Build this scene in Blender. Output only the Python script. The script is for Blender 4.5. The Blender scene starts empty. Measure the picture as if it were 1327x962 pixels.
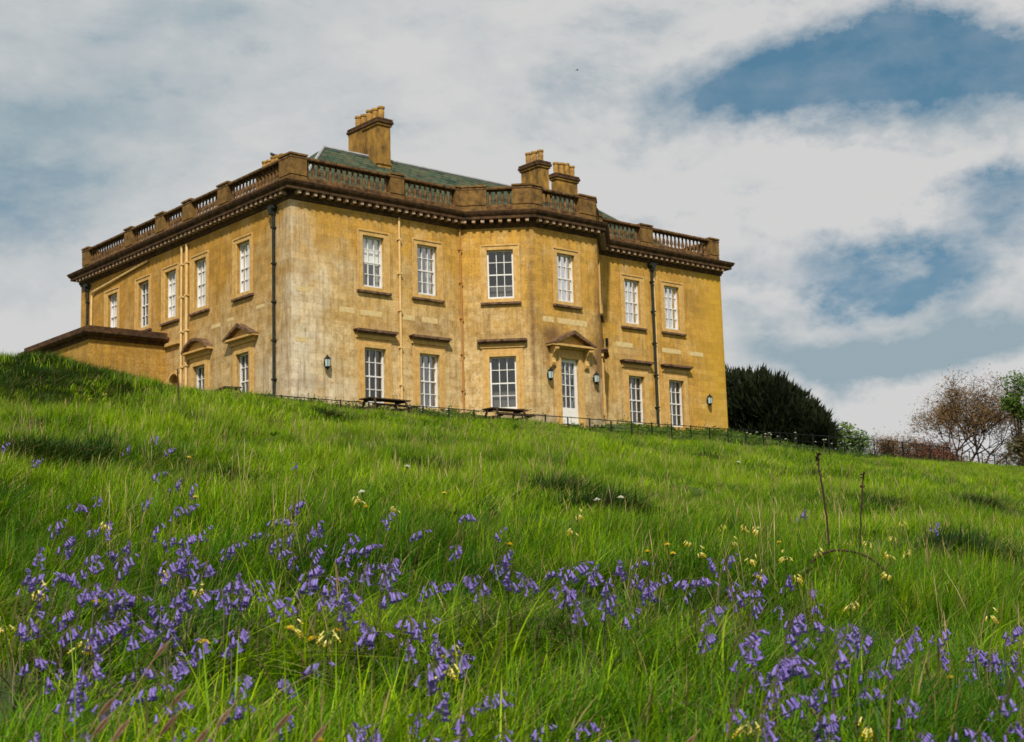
import bpy, bmesh, math, random
import numpy as np
from mathutils import Vector, Matrix, noise as mnoise
R_ = math.radians
PI = math.pi
random.seed(7)
scene = bpy.context.scene

# ------------------------------------------------------------------ camera
cam_d = bpy.data.cameras.new('camera')
cam = bpy.data.objects.new('camera', cam_d)
scene.collection.objects.link(cam)
scene.camera = cam
CAM = Vector((-31.869, -51.39, -7.927))
YAW, PITCH, ROLL = R_(40.671), R_(8.799), R_(-1.669)
_fw = Vector((math.sin(YAW)*math.cos(PITCH), math.cos(YAW)*math.cos(PITCH), math.sin(PITCH)))
_ri = Vector((math.cos(YAW), -math.sin(YAW), 0))
_up = _ri.cross(_fw)
_r2 = _ri*math.cos(ROLL) + _up*math.sin(ROLL)
_u2 = -_ri*math.sin(ROLL) + _up*math.cos(ROLL)
cam.matrix_world = Matrix(((_r2.x, _u2.x, -_fw.x, CAM.x), (_r2.y, _u2.y, -_fw.y, CAM.y),
                           (_r2.z, _u2.z, -_fw.z, CAM.z), (0, 0, 0, 1)))
cam_d.sensor_width = 36
cam_d.lens = 50.28
cam_d.clip_end = 5000
cam_d.dof.use_dof = True
cam_d.dof.focus_distance = 9
cam_d.dof.aperture_fstop = 9

# ------------------------------------------------------------------ sun and sky
SUN_EL, SUN_AZ = R_(47), R_(222)          # azimuth clockwise from +Y
sd = Vector((math.sin(SUN_AZ)*math.cos(SUN_EL), math.cos(SUN_AZ)*math.cos(SUN_EL), math.sin(SUN_EL)))
sun_d = bpy.data.lights.new('sun', 'SUN')
sun_d.energy = 4.7
sun_d.angle = R_(2.5)
sun_d.color = (1.0, .93, .82)
sun = bpy.data.objects.new('sun', sun_d)
scene.collection.objects.link(sun)
sun.rotation_euler = sd.to_track_quat('Z', 'Y').to_euler()

W = bpy.data.worlds.new('World')
scene.world = W
W.use_nodes = True
wt = W.node_tree
wt.nodes.clear()


def nd(t, typ, **kw):
    n = t.nodes.new(typ)
    for k, v in kw.items():
        setattr(n, k, v)
    return n


def setin(t, sock, v):
    if isinstance(v, bpy.types.NodeSocket):
        t.links.new(v, sock)
    else:
        sock.default_value = v


def math_(t, op, a, b=None, c=None, clamp=False):
    n = nd(t, 'ShaderNodeMath', operation=op, use_clamp=clamp)
    setin(t, n.inputs[0], a)
    if b is not None: setin(t, n.inputs[1], b)
    if c is not None: setin(t, n.inputs[2], c)
    return n.outputs[0]


def mix_(t, fac, a, b, mode='MIX'):
    n = nd(t, 'ShaderNodeMix', data_type='RGBA', blend_type=mode)
    setin(t, n.inputs[0], fac)
    setin(t, n.inputs[6], a if isinstance(a, bpy.types.NodeSocket) else (*a, 1))
    setin(t, n.inputs[7], b if isinstance(b, bpy.types.NodeSocket) else (*b, 1))
    return n.outputs[2]


def ramp_(t, fac, stops, interp='LINEAR'):
    n = nd(t, 'ShaderNodeValToRGB')
    n.color_ramp.interpolation = interp
    e = n.color_ramp.elements
    while len(e) < len(stops): e.new(.5)
    for i, (p, c) in enumerate(stops):
        e[i].position = p
        e[i].color = (c, c, c, 1) if not hasattr(c, '__len__') else (*c, 1)
    setin(t, n.inputs[0], fac)
    return n.outputs[0]


def noise_(t, vec, scale, detail=4, rough=.55, dist=0):
    n = nd(t, 'ShaderNodeTexNoise')
    n.inputs['Scale'].default_value = scale
    n.inputs['Detail'].default_value = detail
    n.inputs['Roughness'].default_value = rough
    n.inputs['Distortion'].default_value = dist
    if vec is not None: t.links.new(vec, n.inputs['Vector'])
    return n


def map_(t, vec, sc=(1, 1, 1), loc=(0, 0, 0), rot=(0, 0, 0)):
    n = nd(t, 'ShaderNodeMapping')
    n.inputs['Scale'].default_value = sc
    n.inputs['Location'].default_value = loc
    n.inputs['Rotation'].default_value = rot
    t.links.new(vec, n.inputs['Vector'])
    return n.outputs[0]


tc = nd(wt, 'ShaderNodeTexCoord')
D0 = tc.outputs['Generated']
sky = nd(wt, 'ShaderNodeTexSky', sky_type='NISHITA', sun_disc=False)
sky.sun_elevation = SUN_EL
sky.sun_rotation = SUN_AZ
# break the direction up with two scales of noise so cloud edges are ragged
n1 = noise_(wt, map_(wt, D0, (1, 1, 1.6)), 5.5, 7, .62)
off = nd(wt, 'ShaderNodeVectorMath', operation='SUBTRACT')
wt.links.new(n1.outputs['Color'], off.inputs[0]); off.inputs[1].default_value = (.5, .5, .5)
offs = nd(wt, 'ShaderNodeVectorMath', operation='SCALE'); wt.links.new(off.outputs[0], offs.inputs[0]); offs.inputs[3].default_value = .15
DW = nd(wt, 'ShaderNodeVectorMath', operation='ADD'); wt.links.new(D0, DW.inputs[0]); wt.links.new(offs.outputs[0], DW.inputs[1])


def patch(center, rx, rz, w):
    """soft elliptical patch round a direction (wider across than up)"""
    c = Vector(center).normalized()
    a = nd(wt, 'ShaderNodeVectorMath', operation='SUBTRACT'); wt.links.new(DW.outputs[0], a.inputs[0]); a.inputs[1].default_value = c
    h = Vector((c.y, -c.x, 0)).normalized()
    dx = nd(wt, 'ShaderNodeVectorMath', operation='DOT_PRODUCT'); wt.links.new(a.outputs[0], dx.inputs[0]); dx.inputs[1].default_value = h/rx
    dz = nd(wt, 'ShaderNodeVectorMath', operation='DOT_PRODUCT'); wt.links.new(a.outputs[0], dz.inputs[0]); dz.inputs[1].default_value = Vector((0, 0, 1/rz))
    fr = c.dot(Vector((.59, .676, .3)))
    s = math_(wt, 'ADD', math_(wt, 'POWER', math_(wt, 'ABSOLUTE', dx.outputs['Value']), 2), math_(wt, 'POWER', math_(wt, 'ABSOLUTE', dz.outputs['Value']), 2))
    g = math_(wt, 'EXPONENT', math_(wt, 'MULTIPLY', s, -1))
    return math_(wt, 'MULTIPLY', g, w)


def addall(l):
    r = l[0]
    for x in l[1:]: r = math_(wt, 'ADD', r, x)
    return r


blue = addall([patch((.765, .550, .332), .08, .036, 1.35), patch((.79, .51, .360), .06, .030, 1.1), patch((.83, .45, .335), .06, .034, 1.1),
               patch((.728, .601, .316), .04, .022, .7), patch((.812, .54, .218), .08, .020, 1.1), patch((.84, .49, .242), .035, .012, .7),
               patch((.79, .575, .205), .05, .010, .35), patch((.352, .90, .260), .03, .025, .25), patch((.355, .88, .33), .05, .02, .2),
               patch((-.7, .2, .5), .3, .2, .8), patch((.1, -.8, .6), .4, .2, .8), patch((.2, .3, .93), .4, .3, .5)])
grey = addall([patch((.842, .516, .160), .11, .026, .95), patch((.801, .580, .150), .08, .022, .75), patch((.355, .871, .31), .09, .05, .6),
               patch((.815, .535, .215), .09, .03, .45), patch((.80, .5, .30), .10, .03, .3), patch((.728, .601, .31), .05, .04, .25),
               patch((.43, .82, .385), .06, .02, .35), patch((.354, .91, .22), .05, .04, .2), patch((.84, .5, .30), .06, .02, .25),
               patch((-.3, -.7, .3), .6, .2, .5)])
fb = noise_(wt, map_(wt, D0, (1, 1, 2.2)), 7, 8, .6, .3).outputs['Fac']
fb2 = noise_(wt, map_(wt, D0, (1, 1, 1.8)), 17, 6, .6).outputs['Fac']
bluef = math_(wt, 'ADD', blue, math_(wt, 'MULTIPLY', math_(wt, 'SUBTRACT', fb, .5), 1.3))
bluef = math_(wt, 'ADD', bluef, math_(wt, 'MULTIPLY', math_(wt, 'SUBTRACT', fb2, .5), .95))
bluem = ramp_(wt, bluef, [(.10, 0), (1.05, 1)])
greyf = math_(wt, 'ADD', grey, math_(wt, 'MULTIPLY', math_(wt, 'SUBTRACT', fb, .5), 1.0))
greym = ramp_(wt, math_(wt, 'ADD', greyf, math_(wt, 'MULTIPLY', math_(wt, 'SUBTRACT', fb2, .5), .6)), [(.30, 0), (1.05, 1)])
cl = mix_(wt, greym, (5.95, 5.95, 5.93), (2.9, 3.75, 4.25))
skyb = mix_(wt, .70, sky.outputs[0], (.55, 1.75, 2.6))
out = mix_(wt, math_(wt, 'MULTIPLY', bluem, math_(wt, 'ADD', .62, math_(wt, 'MULTIPLY', fb2, .62)), clamp=True), cl, skyb)
bg = nd(wt, 'ShaderNodeBackground'); bg.inputs['Strength'].default_value = .1
wt.links.new(out, bg.inputs['Color'])
wo = nd(wt, 'ShaderNodeOutputWorld'); wt.links.new(bg.outputs[0], wo.inputs['Surface'])

scene.view_settings.view_transform = 'Standard'
scene.view_settings.look = 'None'
scene.view_settings.exposure = .1
scene.view_settings.gamma = 1
scene.render.resolution_x, scene.render.resolution_y = 1024, 742
try:
    scene.cycles.max_bounces = 6
    scene.cycles.transparent_max_bounces = 8
except Exception:
    pass


# ------------------------------------------------------------------ helpers
def tag(o, label=None, cat=None, group=None, kind=None):
    if label: o['label'] = label
    if cat: o['category'] = cat
    if group: o['group'] = group
    if kind: o['kind'] = kind
    return o


def link(o, parent=None):
    scene.collection.objects.link(o)
    if parent is not None: o.parent = parent
    return o


def empty(name, loc=(0, 0, 0), rz=0):
    o = bpy.data.objects.new(name, None)
    o.location = loc
    o.rotation_euler = (0, 0, rz)
    o.empty_display_size = .2
    return link(o)


class Frame:
    """wall frame: u along the wall (outside to the viewer), d outwards, z up"""
    def __init__(s, ox, oy, ux, uy):
        s.o = Vector((ox, oy, 0)); s.u = Vector((ux, uy, 0)).normalized(); s.n = Vector((s.u.y, -s.u.x, 0))

    def __call__(s, u, d, z): return s.o + s.u*u + s.n*d + Vector((0, 0, z))


WORLD = Frame(0, 0, 1, 0)     # u = x, d = -y


class MB:
    def __init__(s): s.v = []; s.f = []; s.m = []

    def face(s, pts, mi=0):
        b = len(s.v); s.v += [tuple(p) for p in pts]; s.f.append(tuple(range(b, b+len(pts)))); s.m.append(mi)

    def hexa(s, p, mi=0):
        b = len(s.v); s.v += [tuple(q) for q in p]
        for f in ((0, 1, 2, 3), (7, 6, 5, 4), (0, 4, 5, 1), (1, 5, 6, 2), (2, 6, 7, 3), (3, 7, 4, 0)):
            s.f.append(tuple(b+i for i in f)); s.m.append(mi)

    def box(s, F, u0, u1, d0, d1, z0, z1, mi=0):
        s.hexa([F(u0, d1, z0), F(u1, d1, z0), F(u1, d1, z1), F(u0, d1, z1), F(u0, d0, z0), F(u1, d0, z0), F(u1, d0, z1), F(u0, d0, z1)], mi)

    def wbox(s, x0, x1, y0, y1, z0, z1, mi=0): s.box(WORLD, x0, x1, -y1, -y0, z0, z1, mi)

    def prism(s, F, pts, d0, d1, mi=0):
        """polygon in (u,z) extruded along d"""
        n = len(pts); b = len(s.v)
        s.v += [tuple(F(u, d1, z)) for u, z in pts] + [tuple(F(u, d0, z)) for u, z in pts]
        s.f.append(tuple(b+i for i in range(n))); s.m.append(mi)
        s.f.append(tuple(b+n+i for i in reversed(range(n)))); s.m.append(mi)
        for i in range(n):
            j = (i+1) % n
            s.f.append((b+i, b+n+i, b+n+j, b+j)); s.m.append(mi)

    def lathe(s, c, prof, n=8, mi=0, star=None):
        """prof: (radius, z) rings round c"""
        b = len(s.v); c = Vector(c)
        for r, z in prof:
            for k in range(n):
                a = 2*PI*k/n
                rr = r*(1+(star or 0)*(1 if k % 2 else -1)) if star else r
                s.v.append((c.x+rr*math.cos(a), c.y+rr*math.sin(a), c.z+z))
        for i in range(len(prof)-1):
            for k in range(n):
                k2 = (k+1) % n
                s.f.append((b+i*n+k, b+i*n+k2, b+(i+1)*n+k2, b+(i+1)*n+k)); s.m.append(mi)
        s.f.append(tuple(b+k for k in reversed(range(n)))); s.m.append(mi)
        t = b+(len(prof)-1)*n
        s.f.append(tuple(t+k for k in range(n))); s.m.append(mi)

    def tube(s, pts, rad, n=6, mi=0, cap=True):
        pts = [Vector(p) for p in pts]
        if not hasattr(rad, '__len__'): rad = [rad]*len(pts)
        b = len(s.v)
        for i, p in enumerate(pts):
            t = (pts[min(i+1, len(pts)-1)]-pts[max(i-1, 0)]).normalized()
            a = t.cross(Vector((0, 0, 1)) if abs(t.z) < .9 else Vector((1, 0, 0))).normalized()
            c = t.cross(a)
            for k in range(n):
                an = 2*PI*k/n
                s.v.append(tuple(p+(a*math.cos(an)+c*math.sin(an))*rad[i]))
        for i in range(len(pts)-1):
            for k in range(n):
                k2 = (k+1) % n
                s.f.append((b+i*n+k, b+i*n+k2, b+(i+1)*n+k2, b+(i+1)*n+k)); s.m.append(mi)
        if cap:
            s.f.append(tuple(b+k for k in range(n))); s.m.append(mi)
            t = b+(len(pts)-1)*n
            s.f.append(tuple(t+k for k in reversed(range(n)))); s.m.append(mi)

    def mesh(s, name, mats):
        me = bpy.data.meshes.new(name)
        me.from_pydata(s.v, [], s.f)
        mats = mats if isinstance(mats, (list, tuple)) else [mats]
        for m in mats: me.materials.append(m)
        if len(mats) > 1: me.polygons.foreach_set('material_index', s.m)
        bm = bmesh.new(); bm.from_mesh(me)
        bmesh.ops.recalc_face_normals(bm, faces=bm.faces)
        bm.to_mesh(me); bm.free()
        me.update()
        return me

    def build(s, name, mats, parent=None, smooth=False, bevel=0, recalc=True):
        me = s.mesh(name, mats)
        if smooth: me.polygons.foreach_set('use_smooth', [True]*len(me.polygons))
        o = bpy.data.objects.new(name, me)
        link(o, parent)
        if bevel:
            m = o.modifiers.new('bevel', 'BEVEL'); m.width = bevel; m.segments = 1; m.limit_method = 'ANGLE'
        return o


# ------------------------------------------------------------------ materials
def mat(name):
    m = bpy.data.materials.new(name); m.use_nodes = True
    t = m.node_tree; b = t.nodes['Principled BSDF']
    return m, t, b


def simple(name, col, rough=.7, var=.25, scale=8, spec=.3, bump=0, metal=0, col2=None, stretch=(1, 1, 1)):
    m, t, b = mat(name)
    g = nd(t, 'ShaderNodeNewGeometry')
    n = noise_(t, map_(t, g.outputs['Position'], stretch), scale, 6, .65)
    c2 = col2 or tuple(c*(1-var) for c in col)
    f = ramp_(t, n.outputs['Fac'], [(.35, 0), (.68, 1)])
    t.links.new(mix_(t, f, col, c2), b.inputs['Base Color'])
    b.inputs['Roughness'].default_value = rough
    b.inputs['Specular IOR Level'].default_value = spec
    b.inputs['Metallic'].default_value = metal
    if bump:
        bp = nd(t, 'ShaderNodeBump'); bp.inputs['Strength'].default_value = bump; bp.inputs['Distance'].default_value = .02
        t.links.new(n.outputs['Fac'], bp.inputs['Height']); t.links.new(bp.outputs[0], b.inputs['Normal'])
    return m


def wall_material(name, gold, buff, grey, side=0):
    """weathered Bath stone: golden and buff patches, pale lichen speckle, soot streaks, ashlar joints"""
    m, t, b = mat(name)
    g = nd(t, 'ShaderNodeNewGeometry'); P = g.outputs['Position']
    sx = nd(t, 'ShaderNodeSeparateXYZ'); t.links.new(P, sx.inputs[0])
    X, Y, Z = sx.outputs
    nl = noise_(t, P, .42, 5, .6, .4).outputs['Fac']
    nm = noise_(t, P, 2.1, 8, .7).outputs['Fac']
    nf = noise_(t, P, 16, 5, .75).outputs['Fac']
    st = noise_(t, map_(t, P, (3.2, 3.2, .22)), 1.6, 6, .65).outputs['Fac']
    # buff is commoner low down and by the near corner; gold high up and at the far ends
    zf = math_(t, 'MULTIPLY', math_(t, 'SUBTRACT', 7.2, Z), .17)
    if side == 0:
        ef = math_(t, 'MULTIPLY', math_(t, 'SUBTRACT', 8, X), .035)
        ef = math_(t, 'SUBTRACT', ef, math_(t, 'MULTIPLY', math_(t, 'GREATER_THAN', X, 21.0), .25))
    else:
        ef = math_(t, 'MULTIPLY', math_(t, 'SUBTRACT', 8, Y), .045)
    k = math_(t, 'ADD', math_(t, 'ADD', zf, ef), math_(t, 'MULTIPLY', math_(t, 'SUBTRACT', nl, .5), 2.2))
    k = math_(t, 'ADD', k, math_(t, 'MULTIPLY', math_(t, 'SUBTRACT', nm, .5), .9))
    c = mix_(t, ramp_(t, k, [(.0, 0), (.75, 1)]), gold, buff)
    # blotchy darker gold
    c = mix_(t, ramp_(t, nm, [(.44, 0), (.60, .7)]), c, tuple(x*.66 for x in gold))
    c = mix_(t, ramp_(t, noise_(t, map_(t, P, (1, 1, .5), (9, 4, 2)), 1.1, 8, .75).outputs['Fac'], [(.52, 0), (.68, .6)]), c, tuple(x*1.12 for x in buff))
    # grey lichened mottle near the corner
    k2 = math_(t, 'ADD', math_(t, 'MULTIPLY', math_(t, 'SUBTRACT', 3.2, X if side == 0 else Y), .16), math_(t, 'MULTIPLY', math_(t, 'SUBTRACT', nl, .5), 1.6))
    k2 = math_(t, 'ADD', k2, math_(t, 'MULTIPLY', math_(t, 'SUBTRACT', 4.5, Z), .05))
    k2 = math_(t, 'ADD', k2, math_(t, 'MULTIPLY', math_(t, 'SUBTRACT', nf, .5), 1.8))
    c = mix_(t, math_(t, 'MULTIPLY', ramp_(t, k2, [(.15, 0), (.6, 1)]), .75), c, grey)
    # run-off streaks
    sk = ramp_(t, st, [(.50, 0), (.66, 1)])
    c = mix_(t, math_(t, 'MULTIPLY', sk, .5), c, (.16, .10, .045))
    c = mix_(t, ramp_(t, noise_(t, map_(t, P, (1, 1, .7), (3, 8, 1)), 4.5, 8, .8).outputs['Fac'], [(.50, 0), (.62, .55)]), c, (.27, .135, .03))
    # fine speckle
    c = mix_(t, math_(t, 'MULTIPLY', ramp_(t, nf, [(.48, 0), (.68, 1)]), .7), c, tuple(x*.55 for x in gold))
    c = mix_(t, math_(t, 'MULTIPLY', ramp_(t, nf, [(.30, 1), (.46, 0)]), .5), c, (.62, .54, .38))
    # soot below the cornice
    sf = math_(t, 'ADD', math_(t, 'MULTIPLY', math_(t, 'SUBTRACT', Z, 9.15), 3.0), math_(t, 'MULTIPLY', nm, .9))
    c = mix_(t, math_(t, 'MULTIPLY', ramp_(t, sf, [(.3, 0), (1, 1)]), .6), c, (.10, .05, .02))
    # old stains, each with a place of its own on the front
    if side == 0:
        sn = None
        for (x_, z_, rx, rz_, w_) in ((7.3, 4.15, .9, .45, .6), (4.3, 4.05, .9, .3, .3), (12.7, 3.5, .5, .9, .8), (12.9, 4.1, 1.0, .35, .55), (15.75, 2.9, .35, 1.3, .75), (15.5, .5, .6, .9, .5),
                                      (11.72, 4, .10, 6, .9), (16.0, 5.5, .28, 4, .8), (10.6, 4.0, .9, .35, .35), (27.72, 5, .16, 5, .8), (25.6, 7.3, .9, .8, .45), (.9, 1, .8, .6, .3), (20.7, 4.1, .9, .3, .4), (24, 4.1, .8, .3, .4), (16.9, 8.8, .8, .5, .4)):
            e = math_(t, 'ADD', math_(t, 'POWER', math_(t, 'ABSOLUTE', math_(t, 'DIVIDE', math_(t, 'SUBTRACT', X, x_), rx)), 2), math_(t, 'POWER', math_(t, 'ABSOLUTE', math_(t, 'DIVIDE', math_(t, 'SUBTRACT', Z, z_), rz_)), 2))
            e = math_(t, 'MULTIPLY', math_(t, 'EXPONENT', math_(t, 'MULTIPLY', e, -1)), w_)
            sn = e if sn is None else math_(t, 'ADD', sn, e)
        sn = math_(t, 'MULTIPLY', sn, math_(t, 'ADD', .15, math_(t, 'MULTIPLY', nm, 1.3)))
        c = mix_(t, math_(t, 'MINIMUM', sn, .8), c, (.13, .07, .035))
        yl = math_(t, 'MULTIPLY', ramp_(t, math_(t, 'ADD', math_(t, 'MULTIPLY', math_(t, 'SUBTRACT', X, 24.5), .18), math_(t, 'MULTIPLY', math_(t, 'SUBTRACT', nm, .5), 1.2)), [(.1, 0), (.5, 1)]), .7)
        c = mix_(t, yl, c, (.50, .30, .03))
    # ashlar joints
    cb = nd(t, 'ShaderNodeCombineXYZ'); t.links.new(math_(t, 'ADD', X, Y), cb.inputs[0]); t.links.new(Z, cb.inputs[1])
    br = nd(t, 'ShaderNodeTexBrick'); t.links.new(cb.outputs[0], br.inputs['Vector'])
    br.inputs['Scale'].default_value = 1; br.inputs['Brick Width'].default_value = .85; br.inputs['Row Height'].default_value = .31
    br.inputs['Mortar Size'].default_value = .012; br.inputs['Mortar Smooth'].default_value = .4
    br.inputs['Color1'].default_value = (.84, .83, .82, 1); br.inputs['Color2'].default_value = (1.12, 1.10, 1.06, 1); br.inputs['Mortar'].default_value = (.80, .77, .72, 1)
    c = mix_(t, .8, c, br.outputs['Color'], 'MULTIPLY')
    t.links.new(c, b.inputs['Base Color'])
    b.inputs['Roughness'].default_value = .92
    b.inputs['Specular IOR Level'].default_value = .15
    bp = nd(t, 'ShaderNodeBump'); bp.inputs['Strength'].default_value = .6; bp.inputs['Distance'].default_value = .03
    t.links.new(math_(t, 'ADD', nf, math_(t, 'MULTIPLY', nm, .6)), bp.inputs['Height']); t.links.new(bp.outputs[0], b.inputs['Normal'])
    return m


GOLD, BUFF, GREY = (.57, .32, .055), (.64, .49, .26), (.78, .72, .60)
M = {}
M['wall_front'] = wall_material('golden_stone_front', GOLD, BUFF, GREY, 0)
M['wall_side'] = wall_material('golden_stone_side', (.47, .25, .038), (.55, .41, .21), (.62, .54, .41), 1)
M['stone'] = simple('dressed_stone', (.58, .38, .14), .9, .3, 5, .15, .3, col2=(.42, .24, .07))
M['pale_stone'] = simple('new_stone_block', (.66, .50, .24), .9, .3, 6, .15, .1)
M['plinth'] = simple('damp_plinth_stone', (.46, .36, .22), .95, .3, 3, .1, .5, col2=(.16, .12, .06))
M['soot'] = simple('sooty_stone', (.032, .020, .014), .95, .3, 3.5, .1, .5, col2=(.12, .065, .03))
M['hood'] = simple('lichened_stone', (.06, .036, .026), .95, .3, 5, .1, .5, col2=(.22, .13, .07))
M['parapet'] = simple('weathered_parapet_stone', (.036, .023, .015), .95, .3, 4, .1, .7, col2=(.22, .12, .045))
M['pier'] = simple('weathered_pier_stone', (.23, .13, .038), .95, .3, 3.6, .1, .6, col2=(.07, .042, .02))
M['bead'] = simple('modillion_stone', (.50, .36, .26), .9, .3, 9, .1, .2, col2=(.20, .11, .05))
M['chimney'] = simple('chimney_stone', (.38, .21, .045), .95, .3, 2.2, .1, .6, col2=(.08, .05, .022), stretch=(1, 1, .5))
M['pot'] = simple('clay_pot', (.44, .25, .06), .9, .3, 4, .2, .2, col2=(.20, .11, .035))
M['white'] = simple('white_paint', (.70, .69, .66), .45, .08, 3, .4)
M['blind'] = simple('white_blind', (.85, .84, .80), .9, .06, 2, .1)
M['curtain'] = simple('dusty_curtain', (.40, .38, .34), .9, .1, 3, .1)
M['room'] = simple('dark_room', (.14, .13, .12), .9, .2, 2, .1)
M['cream'] = simple('cream_pipe_paint', (.72, .50, .22), .5, .2, 3, .4, col2=(.55, .35, .12))
M['stonepipe'] = simple('brown_pipe_paint', (.42, .20, .05), .6, .2, 3, .3)
M['black'] = simple('black_iron', (.012, .012, .013), .65, .3, 10, .2)
M['blackpipe'] = simple('black_pipe', (.014, .015, .013), .7, .3, 6, .15, col2=(.035, .04, .03))
M['lead'] = simple('lead_sheet', (.32, .33, .33), .6, .3, 4, .4)
M['timber'] = simple('old_timber', (.085, .05, .03), .85, .3, 7, .2, .4, col2=(.03, .018, .012), stretch=(1, 6, 6))
M['bark'] = simple('grey_brown_bark', (.05, .032, .02), .95, .3, 7, .1, .5)
M['darkbark'] = simple('dark_bark', (.05, .035, .025), .95, .3, 7, .1, .5)
M['bird'] = simple('dark_feathers', (.03, .03, .035), .7, .3, 20, .3)


def glass_mat():
    m, t, b = mat('window_glass')
    t.nodes.remove(b)
    o = t.nodes['Material Output']
    g = nd(t, 'ShaderNodeNewGeometry')
    n = noise_(t, g.outputs['Position'], 1.7, 2, .5)
    bp = nd(t, 'ShaderNodeBump'); bp.inputs['Strength'].default_value = .6; bp.inputs['Distance'].default_value = .03
    t.links.new(n.outputs['Fac'], bp.inputs['Height'])
    tr = nd(t, 'ShaderNodeBsdfTransparent'); tr.inputs[0].default_value = (.95, .97, .97, 1)
    gl = nd(t, 'ShaderNodeBsdfGlossy'); gl.inputs['Roughness'].default_value = .03; t.links.new(bp.outputs[0], gl.inputs['Normal'])
    fr = nd(t, 'ShaderNodeFresnel'); fr.inputs[0].default_value = 1.55
    mx = nd(t, 'ShaderNodeMixShader')
    t.links.new(math_(t, 'ADD', fr.outputs[0], .08), mx.inputs[0]); t.links.new(tr.outputs[0], mx.inputs[1]); t.links.new(gl.outputs[0], mx.inputs[2])
    t.links.new(mx.outputs[0], o.inputs[0])
    return m


M['glass'] = glass_mat()


def lamp_glass():
    m, t, b = mat('lantern_glass')
    b.inputs['Base Color'].default_value = (.35, .45, .43, 1); b.inputs['Roughness'].default_value = .1
    return m


M['lampglass'] = lamp_glass()


def slate_mat():
    m, t, b = mat('slate_roof')
    g = nd(t, 'ShaderNodeNewGeometry'); P = g.outputs['Position']
    sx = nd(t, 'ShaderNodeSeparateXYZ'); t.links.new(P, sx.inputs[0])
    cb = nd(t, 'ShaderNodeCombineXYZ'); t.links.new(math_(t, 'ADD', sx.outputs[0], math_(t, 'MULTIPLY', sx.outputs[1], .01)), cb.inputs[0]); t.links.new(sx.outputs[2], cb.inputs[1])
    br = nd(t, 'ShaderNodeTexBrick'); t.links.new(cb.outputs[0], br.inputs['Vector'])
    br.inputs['Scale'].default_value = 1; br.inputs['Brick Width'].default_value = .5; br.inputs['Row Height'].default_value = .2; br.inputs['Mortar Size'].default_value = .03
    br.inputs['Color1'].default_value = (.012, .022, .016, 1); br.inputs['Color2'].default_value = (.10, .105, .06, 1); br.inputs['Mortar'].default_value = (.012, .016, .014, 1)
    n = noise_(t, P, 1.3, 7, .7).outputs['Fac']
    c = mix_(t, ramp_(t, n, [(.45, 0), (.62, .7)]), br.outputs['Color'], (.10, .085, .045))
    c = mix_(t, ramp_(t, noise_(t, P, 5, 5, .7).outputs['Fac'], [(.45, 0), (.62, .7)]), c, (.03, .085, .05))
    t.links.new(c, b.inputs['Base Color']); b.inputs['Roughness'].default_value = .85; b.inputs['Specular IOR Level'].default_value = .12
    bp = nd(t, 'ShaderNodeBump'); bp.inputs['Strength'].default_value = .8; bp.inputs['Distance'].default_value = .03
    t.links.new(br.outputs['Fac'], bp.inputs['Height']); bp.invert = True; t.links.new(bp.outputs[0], b.inputs['Normal'])
    return m


M['slate'] = slate_mat()


def leaf_mat(name, c1, c2, rough=.5, trans=.35, scale=.6, attr=None):
    """two-sided leaf: diffuse/glossy with translucency; colour varies in patches and from blade to blade"""
    m, t, b = mat(name)
    o = t.nodes['Material Output']
    g = nd(t, 'ShaderNodeNewGeometry')
    n = noise_(t, g.outputs['Position'], scale, 5, .65).outputs['Fac']
    f = ramp_(t, n, [(.38, 0), (.62, 1)])
    if attr:
        a = nd(t, 'ShaderNodeAttribute', attribute_name=attr)
        f = math_(t, 'ADD', math_(t, 'MULTIPLY', f, .55), math_(t, 'MULTIPLY', a.outputs['Fac'], .45))
    else:
        f = math_(t, 'ADD', math_(t, 'MULTIPLY', f, .5), math_(t, 'MULTIPLY', g.outputs['Random Per Island'], .5))
    c = mix_(t, f, c1, c2)
    t.links.new(c, b.inputs['Base Color']); b.inputs['Roughness'].default_value = rough; b.inputs['Specular IOR Level'].default_value = .2
    tl = nd(t, 'ShaderNodeBsdfTranslucent'); t.links.new(c, tl.inputs['Color'])
    mx = nd(t, 'ShaderNodeMixShader'); mx.inputs[0].default_value = trans
    t.links.new(b.outputs[0], mx.inputs[1]); t.links.new(tl.outputs[0], mx.inputs[2]); t.links.new(mx.outputs[0], o.inputs[0])
    return m


M['yew'] = leaf_mat('yew_needles', (.007, .013, .006), (.026, .036, .012), .6, .15)
M['green_leaf'] = leaf_mat('young_green_leaves', (.05, .11, .015), (.13, .20, .03), .5, .4)
M['dull_leaf'] = leaf_mat('brown_green_leaves', (.07, .075, .02), (.15, .12, .04), .6, .35)
M['bud'] = leaf_mat('rusty_buds', (.08, .045, .015), (.22, .13, .04), .7, .3)
M['redbud'] = leaf_mat('dark_red_leaves', (.13, .045, .025), (.22, .09, .045), .7, .3)
M['hedgeleaf'] = leaf_mat('brown_hedge_leaves', (.05, .035, .015), (.14, .10, .04), .7, .2)
M['petal'] = leaf_mat('bluebell_petals', (.10, .065, .31), (.38, .29, .70), .55, .35, 40)
M['bellstem'] = leaf_mat('bluebell_stalk', (.07, .09, .03), (.12, .10, .06), .5, .2)
M['yellow'] = leaf_mat('yellow_petals', (.85, .60, .02), (.9, .7, .05), .5, .3)
M['paleyellow'] = leaf_mat('pale_yellow_petals', (.70, .62, .10), (.85, .78, .30), .5, .35)
M['whitepetal'] = leaf_mat('white_petals', (.8, .8, .7), (.9, .88, .75), .5, .3)
M['herb'] = leaf_mat('herb_stalk', (.08, .14, .03), (.14, .20, .05), .5, .25)
M['seed'] = leaf_mat('brown_seed_head', (.26, .16, .09), (.46, .34, .20), .8, .3, 30)


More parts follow.
